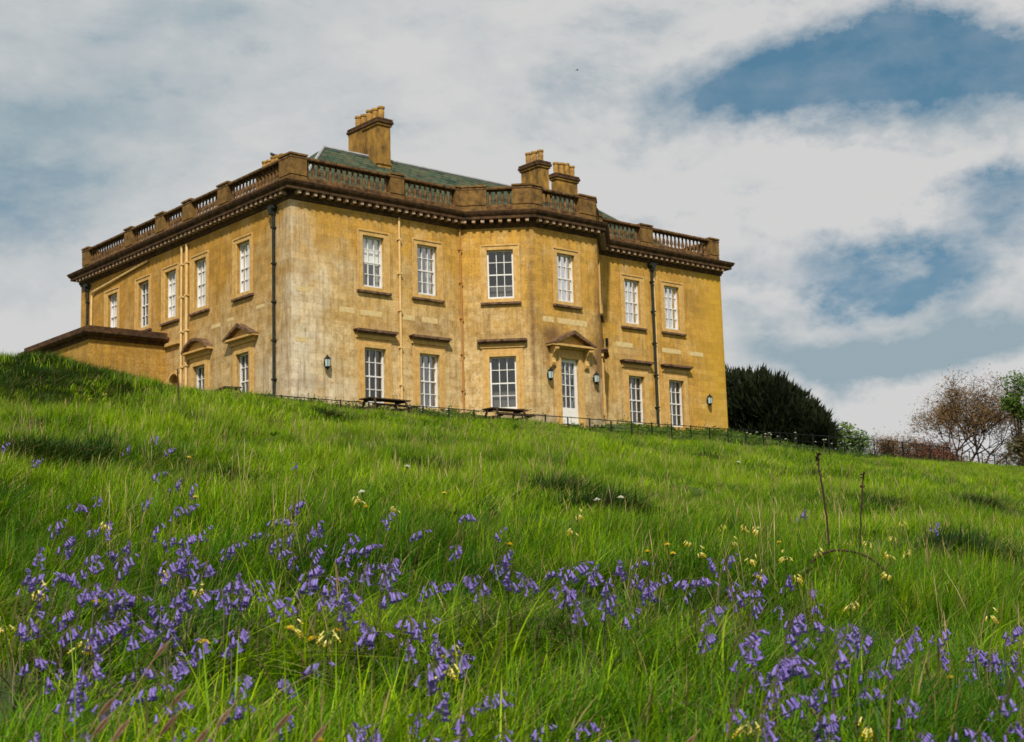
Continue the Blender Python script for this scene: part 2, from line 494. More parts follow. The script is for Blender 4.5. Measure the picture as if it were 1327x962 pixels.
# ------------------------------------------------------------------ terrain
#TERRAIN-BEGIN
CX, CY, CZ = -31.869, -51.39, -7.927
def _D(u, v, t):
    y, p, r = math.radians(40.671), math.radians(8.799), math.radians(-1.669)
    fw = np.array([math.sin(y)*math.cos(p), math.cos(y)*math.cos(p), math.sin(p)])
    ri = np.array([math.cos(y), -math.sin(y), 0]); up = np.cross(ri, fw)
    r2 = ri*math.cos(r)+up*math.sin(r); u2 = -ri*math.sin(r)+up*math.cos(r)
    return np.array([CX, CY, CZ])+t*(fw+r2*(u-663.5)/1853.48+u2*(481-v)/1853.48)
_ctl = []
# surveyed heights of the hillside (bearing, slope) at several distances from the standpoint
for _u, _v in {-250: 455, 0: 468, 230: 481, 460: 503, 663: 520, 900: 547, 1120: 569, 1327: 594, 1550: 612}.items():
    for _d in (3, 7, 14, 24, 36, 47):
        if _u <= 0 and _d > 20: continue
        _ctl.append(_D(_u, _v+1853*.95/_d, _d))
_ctl += [_D(-60, 482, 26), _D(0, 482, 27), _D(50, 478, 29), _D(100, 492, 32), _D(150, 508, 36), _D(0, 530, 20), _D(70, 544, 21), _D(-150, 482, 26)]
_ctl = [tuple(c) for c in _ctl]
for _x in (-3, 3, 9, 15, 21, 27, 33): _ctl.append((_x, -4.5, -1.22))
_ctl += [(40, -4.5, -1.3), (50, -4.5, -1.65), (60, -4.5, -2.2), (-8, -3, -.9)]
for _x in (0, 7, 20, 27): _ctl.append((_x, -.3, .28))
for _x in (12, 16): _ctl.append((_x, -2.9, -.35))
for _y in (0, 6, 12, 18, 24): _ctl += [(-1.5, _y, .3), (-7, _y+2, .35)]
for _x, _y in ((5, 8), (14, 8), (24, 8), (14, 20), (28, 20)): _ctl.append((_x, _y, .3))
_ctl += [(36, 4, -.55), (45, 8, -.9), (60, 8, -1.8), (80, 20, -2.0), (60, 40, -1.5), (110, 10, -3.5), (-12, 40, .2), (-40, 20, -1.0), (-30, -5, -1.6), (-22, -14, -2.3),
         (CX-6, CY-6, -9.5), (CX+12, CY-18, -9.9), (-60, -60, -10), (30, -80, -13), (80, -50, -9), (70, -20, -5)]
_C = np.array(_ctl)
def _U(r2): return .5*r2*np.log(r2+1e-9)
_n = len(_C)
_r2 = ((_C[:, None, :2]-_C[None, :, :2])**2).sum(-1)
_A = np.zeros((_n+3, _n+3)); _A[:_n, :_n] = _U(_r2)+np.eye(_n)*1.5
_A[:_n, _n] = 1; _A[:_n, _n+1:] = _C[:, :2]; _A[_n:, :_n] = _A[:_n, _n:].T
_w = np.linalg.solve(_A, np.r_[_C[:, 2], 0, 0, 0])
def ground(x, y):
    x = np.atleast_1d(np.asarray(x, float)); y = np.atleast_1d(np.asarray(y, float))
    out = np.empty(len(x))
    for i in range(0, len(x), 20000):
        a, b = x[i:i+20000], y[i:i+20000]
        r2 = (a[:, None]-_C[:, 0])**2+(b[:, None]-_C[:, 1])**2
        z = _U(r2)@_w[:_n]+_w[_n]+_w[_n+1]*a+_w[_n+2]*b
        # far away the land eases to a low plain
        rr = np.hypot(a-5, b-0); k = np.clip((rr-85)/80, 0, 1); k = k*k*(3-2*k)
        z = z*(1-k)+k*(-6.0)
        # hummocks
        fld = np.clip((-(b)-6)/6, 0, 1)
        z = z+fld*(.12*np.sin(a*.9+1.3*np.sin(b*.55))*np.sin(b*.8+1.1*np.sin(a*.45))+.07*np.sin(a*2.3+b*1.1)*np.sin(b*2.1-a*.7))
        out[i:i+20000] = z
    return out
#TERRAIN-END


def gz(x, y): return float(ground(x, y)[0])


def ground_mesh():
    a = np.concatenate([[-900, -500, -300, -200, -140, -110], np.arange(-90, 110.1, 1.0), [130, 160, 200, 300, 500, 900]])
    fine = np.arange(-90, 110.1, 1.0)
    xs = a; ys = a
    gx, gy = np.meshgrid(xs, ys)
    z = ground(gx.ravel(), gy.ravel())
    nx, ny = len(xs), len(ys)
    V = np.c_[gx.ravel(), gy.ravel(), z]
    i = np.arange(nx*ny).reshape(ny, nx)
    F = np.stack([i[:-1, :-1], i[:-1, 1:], i[1:, 1:], i[1:, :-1]], -1).reshape(-1, 4)
    me = bpy.data.meshes.new('ground'); me.from_pydata(V.tolist(), [], F.tolist())
    me.polygons.foreach_set('use_smooth', [True]*len(F))
    m, t, b = mat('turf')
    g = nd(t, 'ShaderNodeNewGeometry')
    n = noise_(t, g.outputs['Position'], .7, 8, .7).outputs['Fac']
    n2 = noise_(t, g.outputs['Position'], 14, 6, .75).outputs['Fac']
    c = mix_(t, ramp_(t, n, [(.35, 0), (.65, 1)]), (.035, .075, .010), (.075, .125, .015))
    c = mix_(t, ramp_(t, n2, [(.45, 0), (.7, .8)]), c, (.018, .032, .008))
    t.links.new(c, b.inputs['Base Color']); b.inputs['Roughness'].default_value = .95
    bp = nd(t, 'ShaderNodeBump'); bp.inputs['Strength'].default_value = 1; bp.inputs['Distance'].default_value = .15
    t.links.new(n2, bp.inputs['Height']); t.links.new(bp.outputs[0], b.inputs['Normal'])
    me.materials.append(m)
    o = link(bpy.data.objects.new('ground', me)); o['kind'] = 'structure'
    return o


ground_mesh()

# ------------------------------------------------------------------ the country house
L, WD, BP, BX = 27.75, 21.3, 2.32, (9.37, 11.80, 16.02, 18.42)
ZT, ZB = 9.2, -2.2
plan = [(0, WD), (0, 0), (BX[0], 0), (BX[1], -BP), (BX[2], -BP), (BX[3], 0), (L, 0), (L, WD)]
FL = Frame(0, WD, 0, -1)                 # u = WD - y
FR = Frame(0, 0, 1, 0)
FC = Frame(BX[0], 0, BX[1]-BX[0], -BP)
CL = math.hypot(BX[1]-BX[0], BP)
FD = Frame(0, -BP, 1, 0)                 # u = x
FC2 = Frame(BX[2], -BP, BX[3]-BX[2], BP)
FE = Frame(L, 0, 0, 1)
FB = Frame(L, WD, -1, 0)
house = empty('country_house', (0, 0, 0))
tag(house, 'two storey golden stone country house with canted bay and balustraded parapet', 'country house')
SW, REV = 1.15, .22
UZ, GZ = (5.70, 8.04), (.47, 2.94)
RWIN = [4.28, 7.30, 20.70, 23.70]
LWIN = [3.99, 8.0, 10.96, 13.85, 17.4]
DX = 13.87                                # door axis
CW = 1.24


def wall_panel(mb, F, u0, u1, z0, z1, holes, mi):
    us = sorted({u0, u1, *[h[0] for h in holes], *[h[1] for h in holes]})
    zs = sorted({z0, z1, *[h[2] for h in holes], *[h[3] for h in holes]})
    for a, b in zip(us, us[1:]):
        for c, d in zip(zs, zs[1:]):
            um, zm = (a+b)/2, (c+d)/2
            if any(h[0] < um < h[1] and h[2] < zm < h[3] for h in holes): continue
            mb.face([F(a, 0, c), F(b, 0, c), F(b, 0, d), F(a, 0, d)], mi)
    for h in holes:
        a, b, c, d = h
        r = -.3
        mb.face([F(a, 0, c), F(a, 0, d), F(a, r, d), F(a, r, c)], mi)
        mb.face([F(b, 0, c), F(b, r, c), F(b, r, d), F(b, 0, d)], mi)
        mb.face([F(a, 0, d), F(b, 0, d), F(b, r, d), F(a, r, d)], mi)
        mb.face([F(a, 0, c), F(a, r, c), F(b, r, c), F(b, 0, c)], mi)


def hole(c, w, z): return (c-w/2, c+w/2, z[0], z[1])


wl = MB()
wall_panel(wl, FR, 0, BX[0], ZB, ZT, [hole(c, SW, z) for c in RWIN[:2] for z in (UZ, GZ)], 0)
wall_panel(wl, FR, BX[3], L, ZB, ZT, [hole(c, SW, z) for c in RWIN[2:] for z in (UZ, GZ)], 0)
CC = CL*.5+.12
wall_panel(wl, FC, 0, CL, ZB, ZT, [hole(CC, CW, UZ), hole(CC, CW, GZ)], 0)
wall_panel(wl, FC2, 0, CL, ZB, ZT, [hole(CL*.5, CW, UZ), hole(CL*.5, CW, GZ)], 0)
DZ = (-.28, 2.94)
wall_panel(wl, FD, BX[1], BX[2], ZB, ZT, [hole(DX, SW, UZ), hole(DX, SW, DZ)], 0)
lh = [hole(WD-c, SW, UZ) for c in LWIN]+[hole(WD-c, SW, GZ) for c in LWIN[:2]]+[(WD-11.08, WD-10.06, .1, 2.9)]
wall_panel(wl, FL, 0, WD, ZB, ZT, lh, 1)
wall_panel(wl, FE, 0, WD, ZB, ZT, [], 0)
wall_panel(wl, FB, 0, L, ZB, ZT, [], 1)
# corner strip on the side front, plinth stones, pale repair blocks let into the wall
wl.box(FL, WD-.92, WD-.003, 0, .035, ZB, ZT-.02, 1)
wl.box(FL, .02, .9, 0, .035, ZB, ZT-.02, 1)
for a, b, c, d in ((2.45, 3.25, 4.42, 4.66), (3.55, 4.72, 4.40, 4.64), (5.85, 6.55, 4.42, 4.66), (6.95, 7.85, 4.40, 4.66), (.25, .95, 5.1, 5.3),
                   (19.35, 20.6, 4.42, 4.66), (22.8, 24.25, 4.40, 4.64), (24.9, 26.0, 4.40, 4.64), (.2, .8, 2.9, 3.1)):
    wl.box(FR, a, b, 0, .006, c, d, 2)
for a, b in ((12.3, 13.0), (13.25, 15.15)): wl.box(FD, a, b, 0, .006, 4.62, 4.88, 2)
for a, b, c, d in ((6.1, 6.9, 4.5, 4.68), (4.9, 5.5, 4.6, 4.74), (2.2, 2.9, 4.75, 4.9)): wl.box(FL, WD-b, WD-a, 0, .006, c, d, 2)
walls = wl.build('wall', [M['wall_front'], M['wall_side'], M['pale_stone']], house)


def offset_poly(P, d):
    """offset closed plan outwards by d (mitred)"""
    out = []
    n = len(P)
    for i in range(n):
        p0, p1, p2 = Vector(P[i-1]), Vector(P[i]), Vector(P[(i+1) % n])
        a = (p1-p0).normalized(); b = (p2-p1).normalized()
        na, nb = Vector((a.y, -a.x)), Vector((b.y, -b.x))
        m = (na+nb); m = m/m.dot(na) if abs(m.dot(na)) > 1e-6 else na
        out.append(p1+m*d)
    return out


def sweep(mb, P, prof, mi=0, closed_prof=False):
    rings = [offset_poly(P, d) for d, z in prof]
    n = len(P); k = len(prof)
    for j in range(k if closed_prof else k-1):
        j2 = (j+1) % k
        for i in range(n):
            i2 = (i+1) % n
            mb.face([(*rings[j][i], prof[j][1]), (*rings[j][i2], prof[j][1]), (*rings[j2][i2], prof[j2][1]), (*rings[j2][i], prof[j2][1])], mi)


co = MB()
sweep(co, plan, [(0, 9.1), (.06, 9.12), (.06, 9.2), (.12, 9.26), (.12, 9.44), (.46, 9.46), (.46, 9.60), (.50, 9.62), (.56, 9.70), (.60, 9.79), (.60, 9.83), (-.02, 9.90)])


def along(P, i):
    a, b = Vector(P[i]), Vector(P[(i+1) % len(P)])
    return Frame(a.x, a.y, b.x-a.x, b.y-a.y), (b-a).length


for i in range(7):
    F, ln = along(plan, i)
    k = max(2, round(ln/.41)); st = ln/k
    for j in range(k):
        u = (j+.5)*st
        co.box(F, u-.08, u+.08, .121, .40, 9.31, 9.459, 1)
for F_, a_, b_2 in ((FR, -.07, BX[0]), (FR, BX[3], L+.07), (FC, .02, CL-.02), (FC2, .02, CL-.02), (FD, BX[1]-.04, DX-1.0), (FD, DX+1.0, BX[2]+.04), (FL, 0, WD-.003)):
    top_ = .26 if F_ in (FR, FL) else .2
    pl_ = MB(); pl_.prism(F_, [(a_, -1.6), (b_2, -1.6), (b_2, top_), (a_, top_)], -.01, .07)
    pl_.build('plinth', [M['plinth']], house)
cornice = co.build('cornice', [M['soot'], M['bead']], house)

# parapet: base course, coping, piers, balusters
inset = -.02
pb = MB()
sweep(pb, plan, [(inset, 9.86), (inset, 10.22), (inset-.04, 10.26), (inset-.34, 10.26), (inset-.34, 9.86)])
sweep(pb, plan, [(inset+.03, 10.99), (inset+.05, 11.03), (inset+.05, 11.10), (inset-.02, 11.14), (inset-.36, 11.14), (inset-.40, 11.06), (inset-.38, 10.99)], closed_prof=True)
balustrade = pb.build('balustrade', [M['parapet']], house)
segs = {0: (FL, WD, [(WD-21.3, WD-20.5), (WD-16.14, WD-15.3), (WD-12.66, WD-11.83), (WD-9.83, WD-8.93), (WD-6.4, WD-5.4), (WD-.95, WD)]),
        1: (FR, BX[0], [(0, .83), (5.31, 6.07), (9.1, BX[0])]),
        2: (FC, CL, [(0, 1.24), (2.46, CL)]),
        3: (FD, 0, [(BX[1], 12.5), (14.93, BX[2])]),
        4: (FC2, CL, [(0, .9), (2.12, CL)]),
        5: (FR, 0, [(BX[3], 18.75), (21.53, 22.47), (26.95, L)]),
        6: (FE, WD, [(0, .85), (5, 5.9), (10, 10.9), (15, 15.9), (WD-.85, WD)])}
bal_mb = MB()
prof = [(.075, 0), (.075, .07), (.045, .09), (.085, .2), (.09, .28), (.05, .48), (.04, .56), (.065, .60), (.045, .63), (.075, .67), (.075, .735)]
bal_mb.lathe((0, 0, 0), prof, 8)
bal_me = bal_mb.mesh('baluster', M['parapet'])
bal_me.polygons.foreach_set('use_smooth', [True]*len(bal_me.polygons))
spots = []
for k, (F, ln, piers) in segs.items():
    for a, b in piers:
        e = .003*(k+1)
        p = MB(); p.box(F, a+(.004 if a else .002), b-.004, inset-.345, inset+.035+e/3, 10.262, 10.985)
        p.box(F, a-.03+e, b+.03-e, inset-.40-e, inset+.085+e/2, 11.142, 11.22)
        p.box(F, a+.004, b-.004, inset-.1, inset+.02+e/3, 9.93, 10.22)
        p.build('pier', [M['pier']], balustrade)
    for (a, b), (c, d) in zip(piers, piers[1:]):
        n = max(1, int(round((c-b)/.30)))
        for j in range(n):
            spots.append((k, F(b+(c-b)*(j+.5)/n, inset-.18, 10.26)))
order = sorted(spots, key=lambda s: (s[0] == 6, (s[1]-CAM).length))
vis = [s for s in order if s[0] != 4]
rest = [s for s in order if s[0] == 4]+vis[100:]
for k, p in vis[:100]:
    o = bpy.data.objects.new('baluster', bal_me); o.location = p; link(o, balustrade)
rb = MB()
for k, p in rest: rb.lathe(p, prof, 8)
ro = rb.build('balusters', [M['parapet']], balustrade, smooth=True); ro['kind'] = 'stuff'

# roof
ry0, ryr, rzr = .9, 5.9, 13.95
rf = MB()
a0, a1, a2, a3 = (.9, ry0, 10.0), (L-.9, ry0, 10.0), (L-.9, 10.9, 10.0), (.9, 10.9, 10.0)
r0, r1 = (5.55, ryr, rzr), (L-4.6, ryr, rzr)
rf.face([a0, a1, r1, r0]); rf.face([a1, a2, r1]); rf.face([a2, a3, r0, r1]); rf.face([a3, a0, r0])
rf.face([(.3, .3, 9.98), (L-.3, .3, 9.98), (L-.3, WD-.3, 9.98), (.3, WD-.3, 9.98)])
# roof over the bay, dormant behind the parapet
bxm = (BX[1]+BX[2])/2
rf.face([(BX[0]+.6, .9, 10.02), (BX[1]+.2, -BP+.5, 10.02), (bxm, .9+2.2, 11.6)]); rf.face([(BX[1]+.2, -BP+.5, 10.02), (BX[2]-.2, -BP+.5, 10.02), (bxm, 3.1, 11.6)])
rf.face([(BX[2]-.2, -BP+.5, 10.02), (BX[3]-.6, .9, 10.02), (bxm, 3.1, 11.6)])
roof = rf.build('roof', [M['slate']], house)
rd = MB()
rd.tube([Vector(r0)+Vector((0, 0, .04)), Vector(r1)+Vector((0, 0, .04))], .09, 6)
rd.tube([Vector(a0), Vector(r0)+Vector((0, 0, .03))], .08, 6); rd.tube([Vector(a1), Vector(r1)+Vector((0, 0, .03))], .08, 6)
rd.build('ridge', [M['lead']], roof)


def chimney(x0, x1, y0, y1, zc, npots, axis, zpot=.72):
    c = MB()
    c.wbox(x0, x1, y0, y1, 10.0, zc-.3)
    c.wbox(x0-.05, x1+.05, y0-.05, y1+.05, zc-2.35, zc-2.22)
    c.wbox(x0-.07, x1+.07, y0-.07, y1+.07, zc-.32, zc-.2)
    c.wbox(x0-.13, x1+.13, y0-.13, y1+.13, zc-.2, zc-.06, 1)
    c.wbox(x0-.1, x1+.1, y0-.1, y1+.1, zc-.04, zc+.06, 1)
    o = c.build('chimney', [M['chimney'], M['soot']], house, bevel=.015)
    for i in range(npots):
        t = (i+.5)/npots
        px, py = ((x0+x1)/2, y0+(y1-y0)*t) if axis == 'y' else (x0+(x1-x0)*t, (y0+y1)/2)
        p = MB()
        h = zpot*(1+.06*((i*37) % 3-1))
        p.lathe((px, py, zc+.06), [(.17, 0), (.17, .06), (.15, .08), (.165, h*.55), (.15, h-.12), (.19, h-.1), (.19, h), (.13, h), (.12, h-.25)], 12)
        p.build('chimney_pot', [M['pot']], o, smooth=False)
    return o


ch_ = chimney(8.2, 8.97, 5.0, 7.5, 15.75, 5, 'y')
c1b = MB(); c1b.wbox(8.05, 8.196, 6.35, 7.4, 10.5, 15.42); c1b.build('flue_breast', [M['chimney']], ch_)
chimney(18.95, 19.7, 5.0, 6.5, 15.45, 3, 'y')
chimney(21.85, 23.5, 6.75, 7.2, 15.66, 4, 'x')
chimney(7.9, 8.6, 13.9, 16.2, 15.5, 5, 'y')

# ------------------------------------------------------------------ windows
rng = random.Random(3)


def sash_window(F, c, w, z, level, fill='curtain', head='cornice', rows=4, wn='window'):
    z0, z1 = z
    a, b = c-w/2, c+w/2
    fr = .075
    d0, d1 = -.20, -.14
    s = MB()
    zm = z0+(z1-z0)*.5
    # box frame
    s.box(F, a, a+fr, d0-.06, d1, z0, z1); s.box(F, b-fr, b, d0-.06, d1, z0, z1)
    s.box(F, a+fr, b-fr, d0-.06, d1, z1-fr*.8, z1); s.box(F, a+fr, b-fr, d0-.06, d1+.02, z0, z0+.11)
    s.box(F, a+fr, b-fr, d0-.04, d1-.012, zm-.03, zm+.03)
    # glazing bars
    iw = (w-2*fr)/3
    for k in (1, 2):
        u = a+fr+iw*k
        s.box(F, u-.017, u+.017, d0-.01, d1-.02, z0+.11, zm-.03); s.box(F, u-.017, u+.017, d0-.01, d1-.02, zm+.03, z1-fr*.8)
    for k in (.25, .75):
        zz = z0+.05+(z1-z0-.05)*k
        s.box(F, a+fr, b-fr, d0-.012, d1-.022, zz-.016, zz+.016)
    win = s.build(wn, [M['white']], house)
    p = MB(); p.face([F(a+.03, d0-.02, z0+.03), F(b-.03, d0-.02, z0+.03), F(b-.03, d0-.02, z1-.03), F(a+.03, d0-.02, z1-.03)])
    p.build('pane', [M['glass']], win)
    # dark room behind
    r = MB()
    D = -1.3
    for q in ([(a-.3, d0-.07, z0-.2), (a-.3, D, z0-.2), (a-.3, D, z1+.2), (a-.3, d0-.07, z1+.2)], [(b+.3, d0-.07, z0-.2), (b+.3, D, z0-.2), (b+.3, D, z1+.2), (b+.3, d0-.07, z1+.2)],
              [(a-.3, D, z0-.2), (b+.3, D, z0-.2), (b+.3, D, z1+.2), (a-.3, D, z1+.2)], [(a-.3, d0-.07, z0-.2), (b+.3, d0-.07, z0-.2), (b+.3, D, z0-.2), (a-.3, D, z0-.2)],
              [(a-.3, d0-.07, z1+.2), (b+.3, d0-.07, z1+.2), (b+.3, D, z1+.2), (a-.3, D, z1+.2)]):
        r.face([F(*x) for x in q])
    r.build('interior', [M['room']], win)
    # blind or curtains
    if 'blind' in fill:
        k = .52 if 'half' in fill else .93
        q = MB(); q.box(F, a+.06, b-.06, d0-.13, d0-.115, z1-(z1-z0)*k, z1-.02)
        q.build('blind', [M['blind']], win)
    if 'curtain' in fill:
        q = MB()
        wdt = .3 if 'wide' not in fill else .42
        for s0, s1 in ((a+.02, a+.02+w*wdt), (b-.02-w*wdt*.9, b-.02)):
            if 'left' in fill and s0 > c: continue
            if 'right' in fill and s0 < c: continue
            n = 14
            pts = [(s0+(s1-s0)*i/n, d0-.17-.035*(1+math.sin(i*1.9+c))) for i in range(n+1)]
            for (u_, d_), (u2_, d2_) in zip(pts, pts[1:]): q.face([F(u_, d_, z0), F(u2_, d2_, z0), F(u2_, d2_, z1), F(u_, d_, z1)])
        q.build('curtain', [M['curtain']], win)
    # stone surround
    t = MB()
    if level == 'upper':
        o, e = .28, .05
        zt, zb = z1+.23, z0-.18
        t.box(F, a-o, a, -.002, e, zb, zt); t.box(F, b, b+o, -.002, e, zb, zt); t.box(F, a, b, -.002, e, z1, zt)
        t.box(F, a, b, -.28, e, zb, z0)
        t.box(F, a-o-.03, a-o+.05, e, e+.035, zb, zt+.03); t.box(F, b+o-.05, b+o+.03, e, e+.035, zb, zt+.03); t.box(F, a-o+.05, b+o-.05, e, e+.035, zt-.05, zt+.03)
        t.build('surround', [M['stone']], win, bevel=.008)
        q = MB(); q.box(F, a-o-.06, b+o+.06, 0, .14, zb-.11, zb)
        q.build('sill', [M['hood']], win, bevel=.01)
    else:
        o, e = .34, .045
        zt = z1+.42 if head != 'door' else z1+.42
        zb = z0-.02 if head != 'door' else z0
        t.box(F, a-o, a-.17, -.002, e, zb, zt); t.box(F, b+.17, b+o, -.002, e, zb, zt)
        t.box(F, a-.17, a, -.002, e+.05, zb, z1+.17); t.box(F, b, b+.17, -.002, e+.05, zb, z1+.17); t.box(F, a, b, -.002, e+.05, z1, z1+.17)
        t.box(F, a-.17, b+.17, -.002, e, z1+.17, zt)
        t.build('surround', [M['stone']], win, bevel=.008)
        if head == 'cornice':
            q = MB()
            h0 = z1+.62
            q.prism(F, [(a-.42, zt), (b+.42, zt), (b+.42, h0), (a-.42, h0)], 0, .10, 1)
            q.prism(F, [(a-.47, h0), (b+.47, h0), (b+.50, h0+.07), (a-.50, h0+.07)], 0, .24)
            q.prism(F, [(a-.52, h0+.07), (b+.52, h0+.07), (b+.56, h0+.13), (b+.5, h0+.18), (a-.5, h0+.18), (a-.56, h0+.13)], 0, .32)
            q.build('hood', [M['hood'], M['stone']], win)
        elif head in ('triangle', 'door'):
            q = MB()
            hw = 1.32 if head == 'triangle' else 1.45
            h0 = z1+.62; ap = h0+.62
            q.prism(F, [(c-hw+.22, zt), (c+hw-.22, zt), (c+hw-.2, h0), (c-hw+.2, h0)], 0, .12, 1)
            q.prism(F, [(c-hw, h0), (c+hw, h0), (c+hw, h0+.09), (c-hw, h0+.09)], 0, .34, 1)
            q.prism(F, [(c-hw+.2, h0+.09), (c+hw-.2, h0+.09), (c, ap-.08)], 0, .12, 1)
            q.prism(F, [(c-hw-.03, h0+.092), (c-hw+.22, h0+.092), (c, ap-.08), (c, ap+.09)], 0, .38)
            q.prism(F, [(c+hw+.03, h0+.092), (c, ap+.09), (c, ap-.08), (c+hw-.22, h0+.092)], 0, .38)
            q.build('pediment', [M['hood'], M['stone']], win)
        elif head == 'segment':
            q = MB()
            hw = 1.25; h0 = z1+.62
            q.prism(F, [(c-hw+.22, zt), (c+hw-.22, zt), (c+hw-.2, h0), (c-hw+.2, h0)], 0, .12, 1)
            q.prism(F, [(c-hw, h0), (c+hw, h0), (c+hw, h0+.09), (c-hw, h0+.09)], 0, .34, 1)
            n = 14; rise = .56; rad = (hw*hw+rise*rise)/(2*rise); a0_ = math.asin(hw/rad)
            outer = [(c+rad*math.sin(-a0_+2*a0_*i/n), h0+.09+rad*math.cos(-a0_+2*a0_*i/n)-(rad-rise)) for i in range(n+1)]
            inner = [(c+(u-c)*.86, h0+.092+(zz-h0-.09)*.76) for u, zz in outer]
            q.prism(F, inner, 0, .12, 1)
            for i in range(n):
                q.hexa([F(*x) for x in ((inner[i][0], .38, inner[i][1]), (inner[i+1][0], .38, inner[i+1][1]), (outer[i+1][0], .38, outer[i+1][1]), (outer[i][0], .38, outer[i][1]),
                                        (inner[i][0], 0, inner[i][1]), (inner[i+1][0], 0, inner[i+1][1]), (outer[i+1][0], 0, outer[i+1][1]), (outer[i][0], 0, outer[i][1]))])
            q.build('pediment', [M['hood'], M['stone']], win)
    return win


fills_u = ['blind half curtain', 'curtain', 'curtain wide', 'blind half curtain']
fills_g = ['curtain right', 'curtain left', 'curtain wide', 'curtain wide']
for c, f in zip(RWIN, fills_u): sash_window(FR, c, SW, UZ, 'upper', f)
for c, f in zip(RWIN, fills_g): sash_window(FR, c, SW, GZ, 'ground', f)
sash_window(FC, CC, CW, UZ, 'upper', 'none')
sash_window(FC, CC, CW, GZ, 'ground', 'none')
sash_window(FC2, CL*.5, CW, UZ, 'upper', 'curtain')
sash_window(FC2, CL*.5, CW, GZ, 'ground', 'curtain')
sash_window(FD, DX, SW, UZ, 'upper', 'curtain right')
for c, f in zip(LWIN, ['blind half', 'curtain', 'blind', 'curtain', 'curtain left']): sash_window(FL, WD-c, SW, UZ, 'upper', f)
sash_window(FL, WD-LWIN[0], SW, GZ, 'ground', 'curtain', 'triangle')
sash_window(FL, WD-LWIN[1], SW, GZ, 'ground', 'curtain', 'segment')

# half-glazed garden door in the bay
a, b = DX-SW/2, DX+SW/2
dm = MB()
dm.box(FD, a, a+.15, -.2, -.1, DZ[0], DZ[1]); dm.box(FD, b-.15, b, -.2, -.1, DZ[0], DZ[1]); dm.box(FD, a+.15, b-.15, -.2, -.1, DZ[1]-.16, DZ[1])
dm.box(FD, a+.15, b-.15, -.2, -.11, DZ[0], .62)
dm.box(FD, a+.24, b-.24, -.11, -.095, DZ[0]+.14, .50)
for k in (1, 2): dm.box(FD, a+.15+.283*k-.016, a+.15+.283*k+.016, -.19, -.12, .62, DZ[1]-.16)
for k in (1, 2, 3): zz = .62+(DZ[1]-.16-.62)*k/4; dm.box(FD, a+.15, b-.15, -.188, -.122, zz-.016, zz+.016)
door = dm.build('door', [M['white']], house)
g = MB(); g.box(FD, a+.1, b-.1, -.165, -.157, .6, DZ[1]-.1); g.build('pane', [M['glass']], door)
g = MB(); g.lathe(FD(a+.08, -.06, .95), [(.0, -.03), (.03, -.02), (.035, 0), (.03, .02), (0, .03)], 8); g.build('handle', [M['black']], door)
g = MB(); g.box(FD, a-.05, b+.05, -.9, -.88, DZ[0], DZ[1]+.1); g.box(FD, a-.08, a-.05, -.9, -.3, DZ[0], DZ[1]+.1); g.box(FD, b+.05, b+.08, -.9, -.3, DZ[0], DZ[1]+.1); g.box(FD, a-.05, b+.05, -.9, -.3, DZ[1]+.1, DZ[1]+.13)
g.build('interior', [M['room']], door)
g = MB(); g.box(FD, a+.2, a+.55, -.30, -.295, 2.2, 2.5); g.build('notice', [M['blind']], door)
# door surround with consoles and pediment (a thing's part of its own)
t = MB(); z1 = DZ[1]
t.box(FD, a-.34, a-.17, -.002, .045, DZ[0], z1+.45); t.box(FD, b+.17, b+.34, -.002, .045, DZ[0], z1+.45)
t.box(FD, a-.17, a, -.002, .095, DZ[0], z1+.17); t.box(FD, b, b+.17, -.002, .095, DZ[0], z1+.17); t.box(FD, a, b, -.002, .095, z1, z1+.17)
t.box(FD, a-.17, b+.17, -.002, .045, z1+.17, z1+.45)
t.build('surround', [M['stone']], door, bevel=.008)
q = MB(); hw = 1.42; h0 = 3.46; ap = 4.16; c = DX
q.prism(FD, [(c-hw, h0), (c+hw, h0), (c+hw, h0+.1), (c-hw, h0+.1)], 0, .46, 1)
q.prism(FD, [(c-hw+.2, h0+.1), (c+hw-.2, h0+.1), (c, ap-.08)], 0, .16, 1)
q.prism(FD, [(c-hw-.04, h0+.102), (c-hw+.22, h0+.102), (c, ap-.08), (c, ap+.1)], 0, .50)
q.prism(FD, [(c+hw+.04, h0+.102), (c, ap+.1), (c, ap-.08), (c+hw-.22, h0+.102)], 0, .50)
q.prism(FD, [(c-.95, 3.39), (c+.95, 3.39), (c+.95, 3.458), (c-.95, 3.458)], 0, .2, 1)
q.build('pediment', [M['hood'], M['stone']], door)
for sgn in (-1, 1):
    q = MB(); uc = c+sgn*1.08
    pr = [(.0, 3.44), (.40, 3.44), (.42, 3.30), (.34, 3.18), (.20, 3.08), (.12, 2.92), (.14, 2.78), (.19, 2.68), (.15, 2.56), (.06, 2.48), (0, 2.46)]
    n = len(pr)
    for (d_, z_), (d2_, z2_) in zip(pr, pr[1:]+pr[:1]): q.face([FD(uc-.11, d_, z_), FD(uc+.11, d_, z_), FD(uc+.11, d2_, z2_), FD(uc-.11, d2_, z2_)])
    q.face([FD(uc-.11, d_, z_) for d_, z_ in pr]); q.face([FD(uc+.11, d_, z_) for d_, z_ in pr])
    q.build('bracket', [M['stone']], door)
st_ = MB(); st_.box(FD, a-.35, b+.35, .0, .45, -.55, -.29); st_.build('doorstep', [M['stone']], house, bevel=.01)

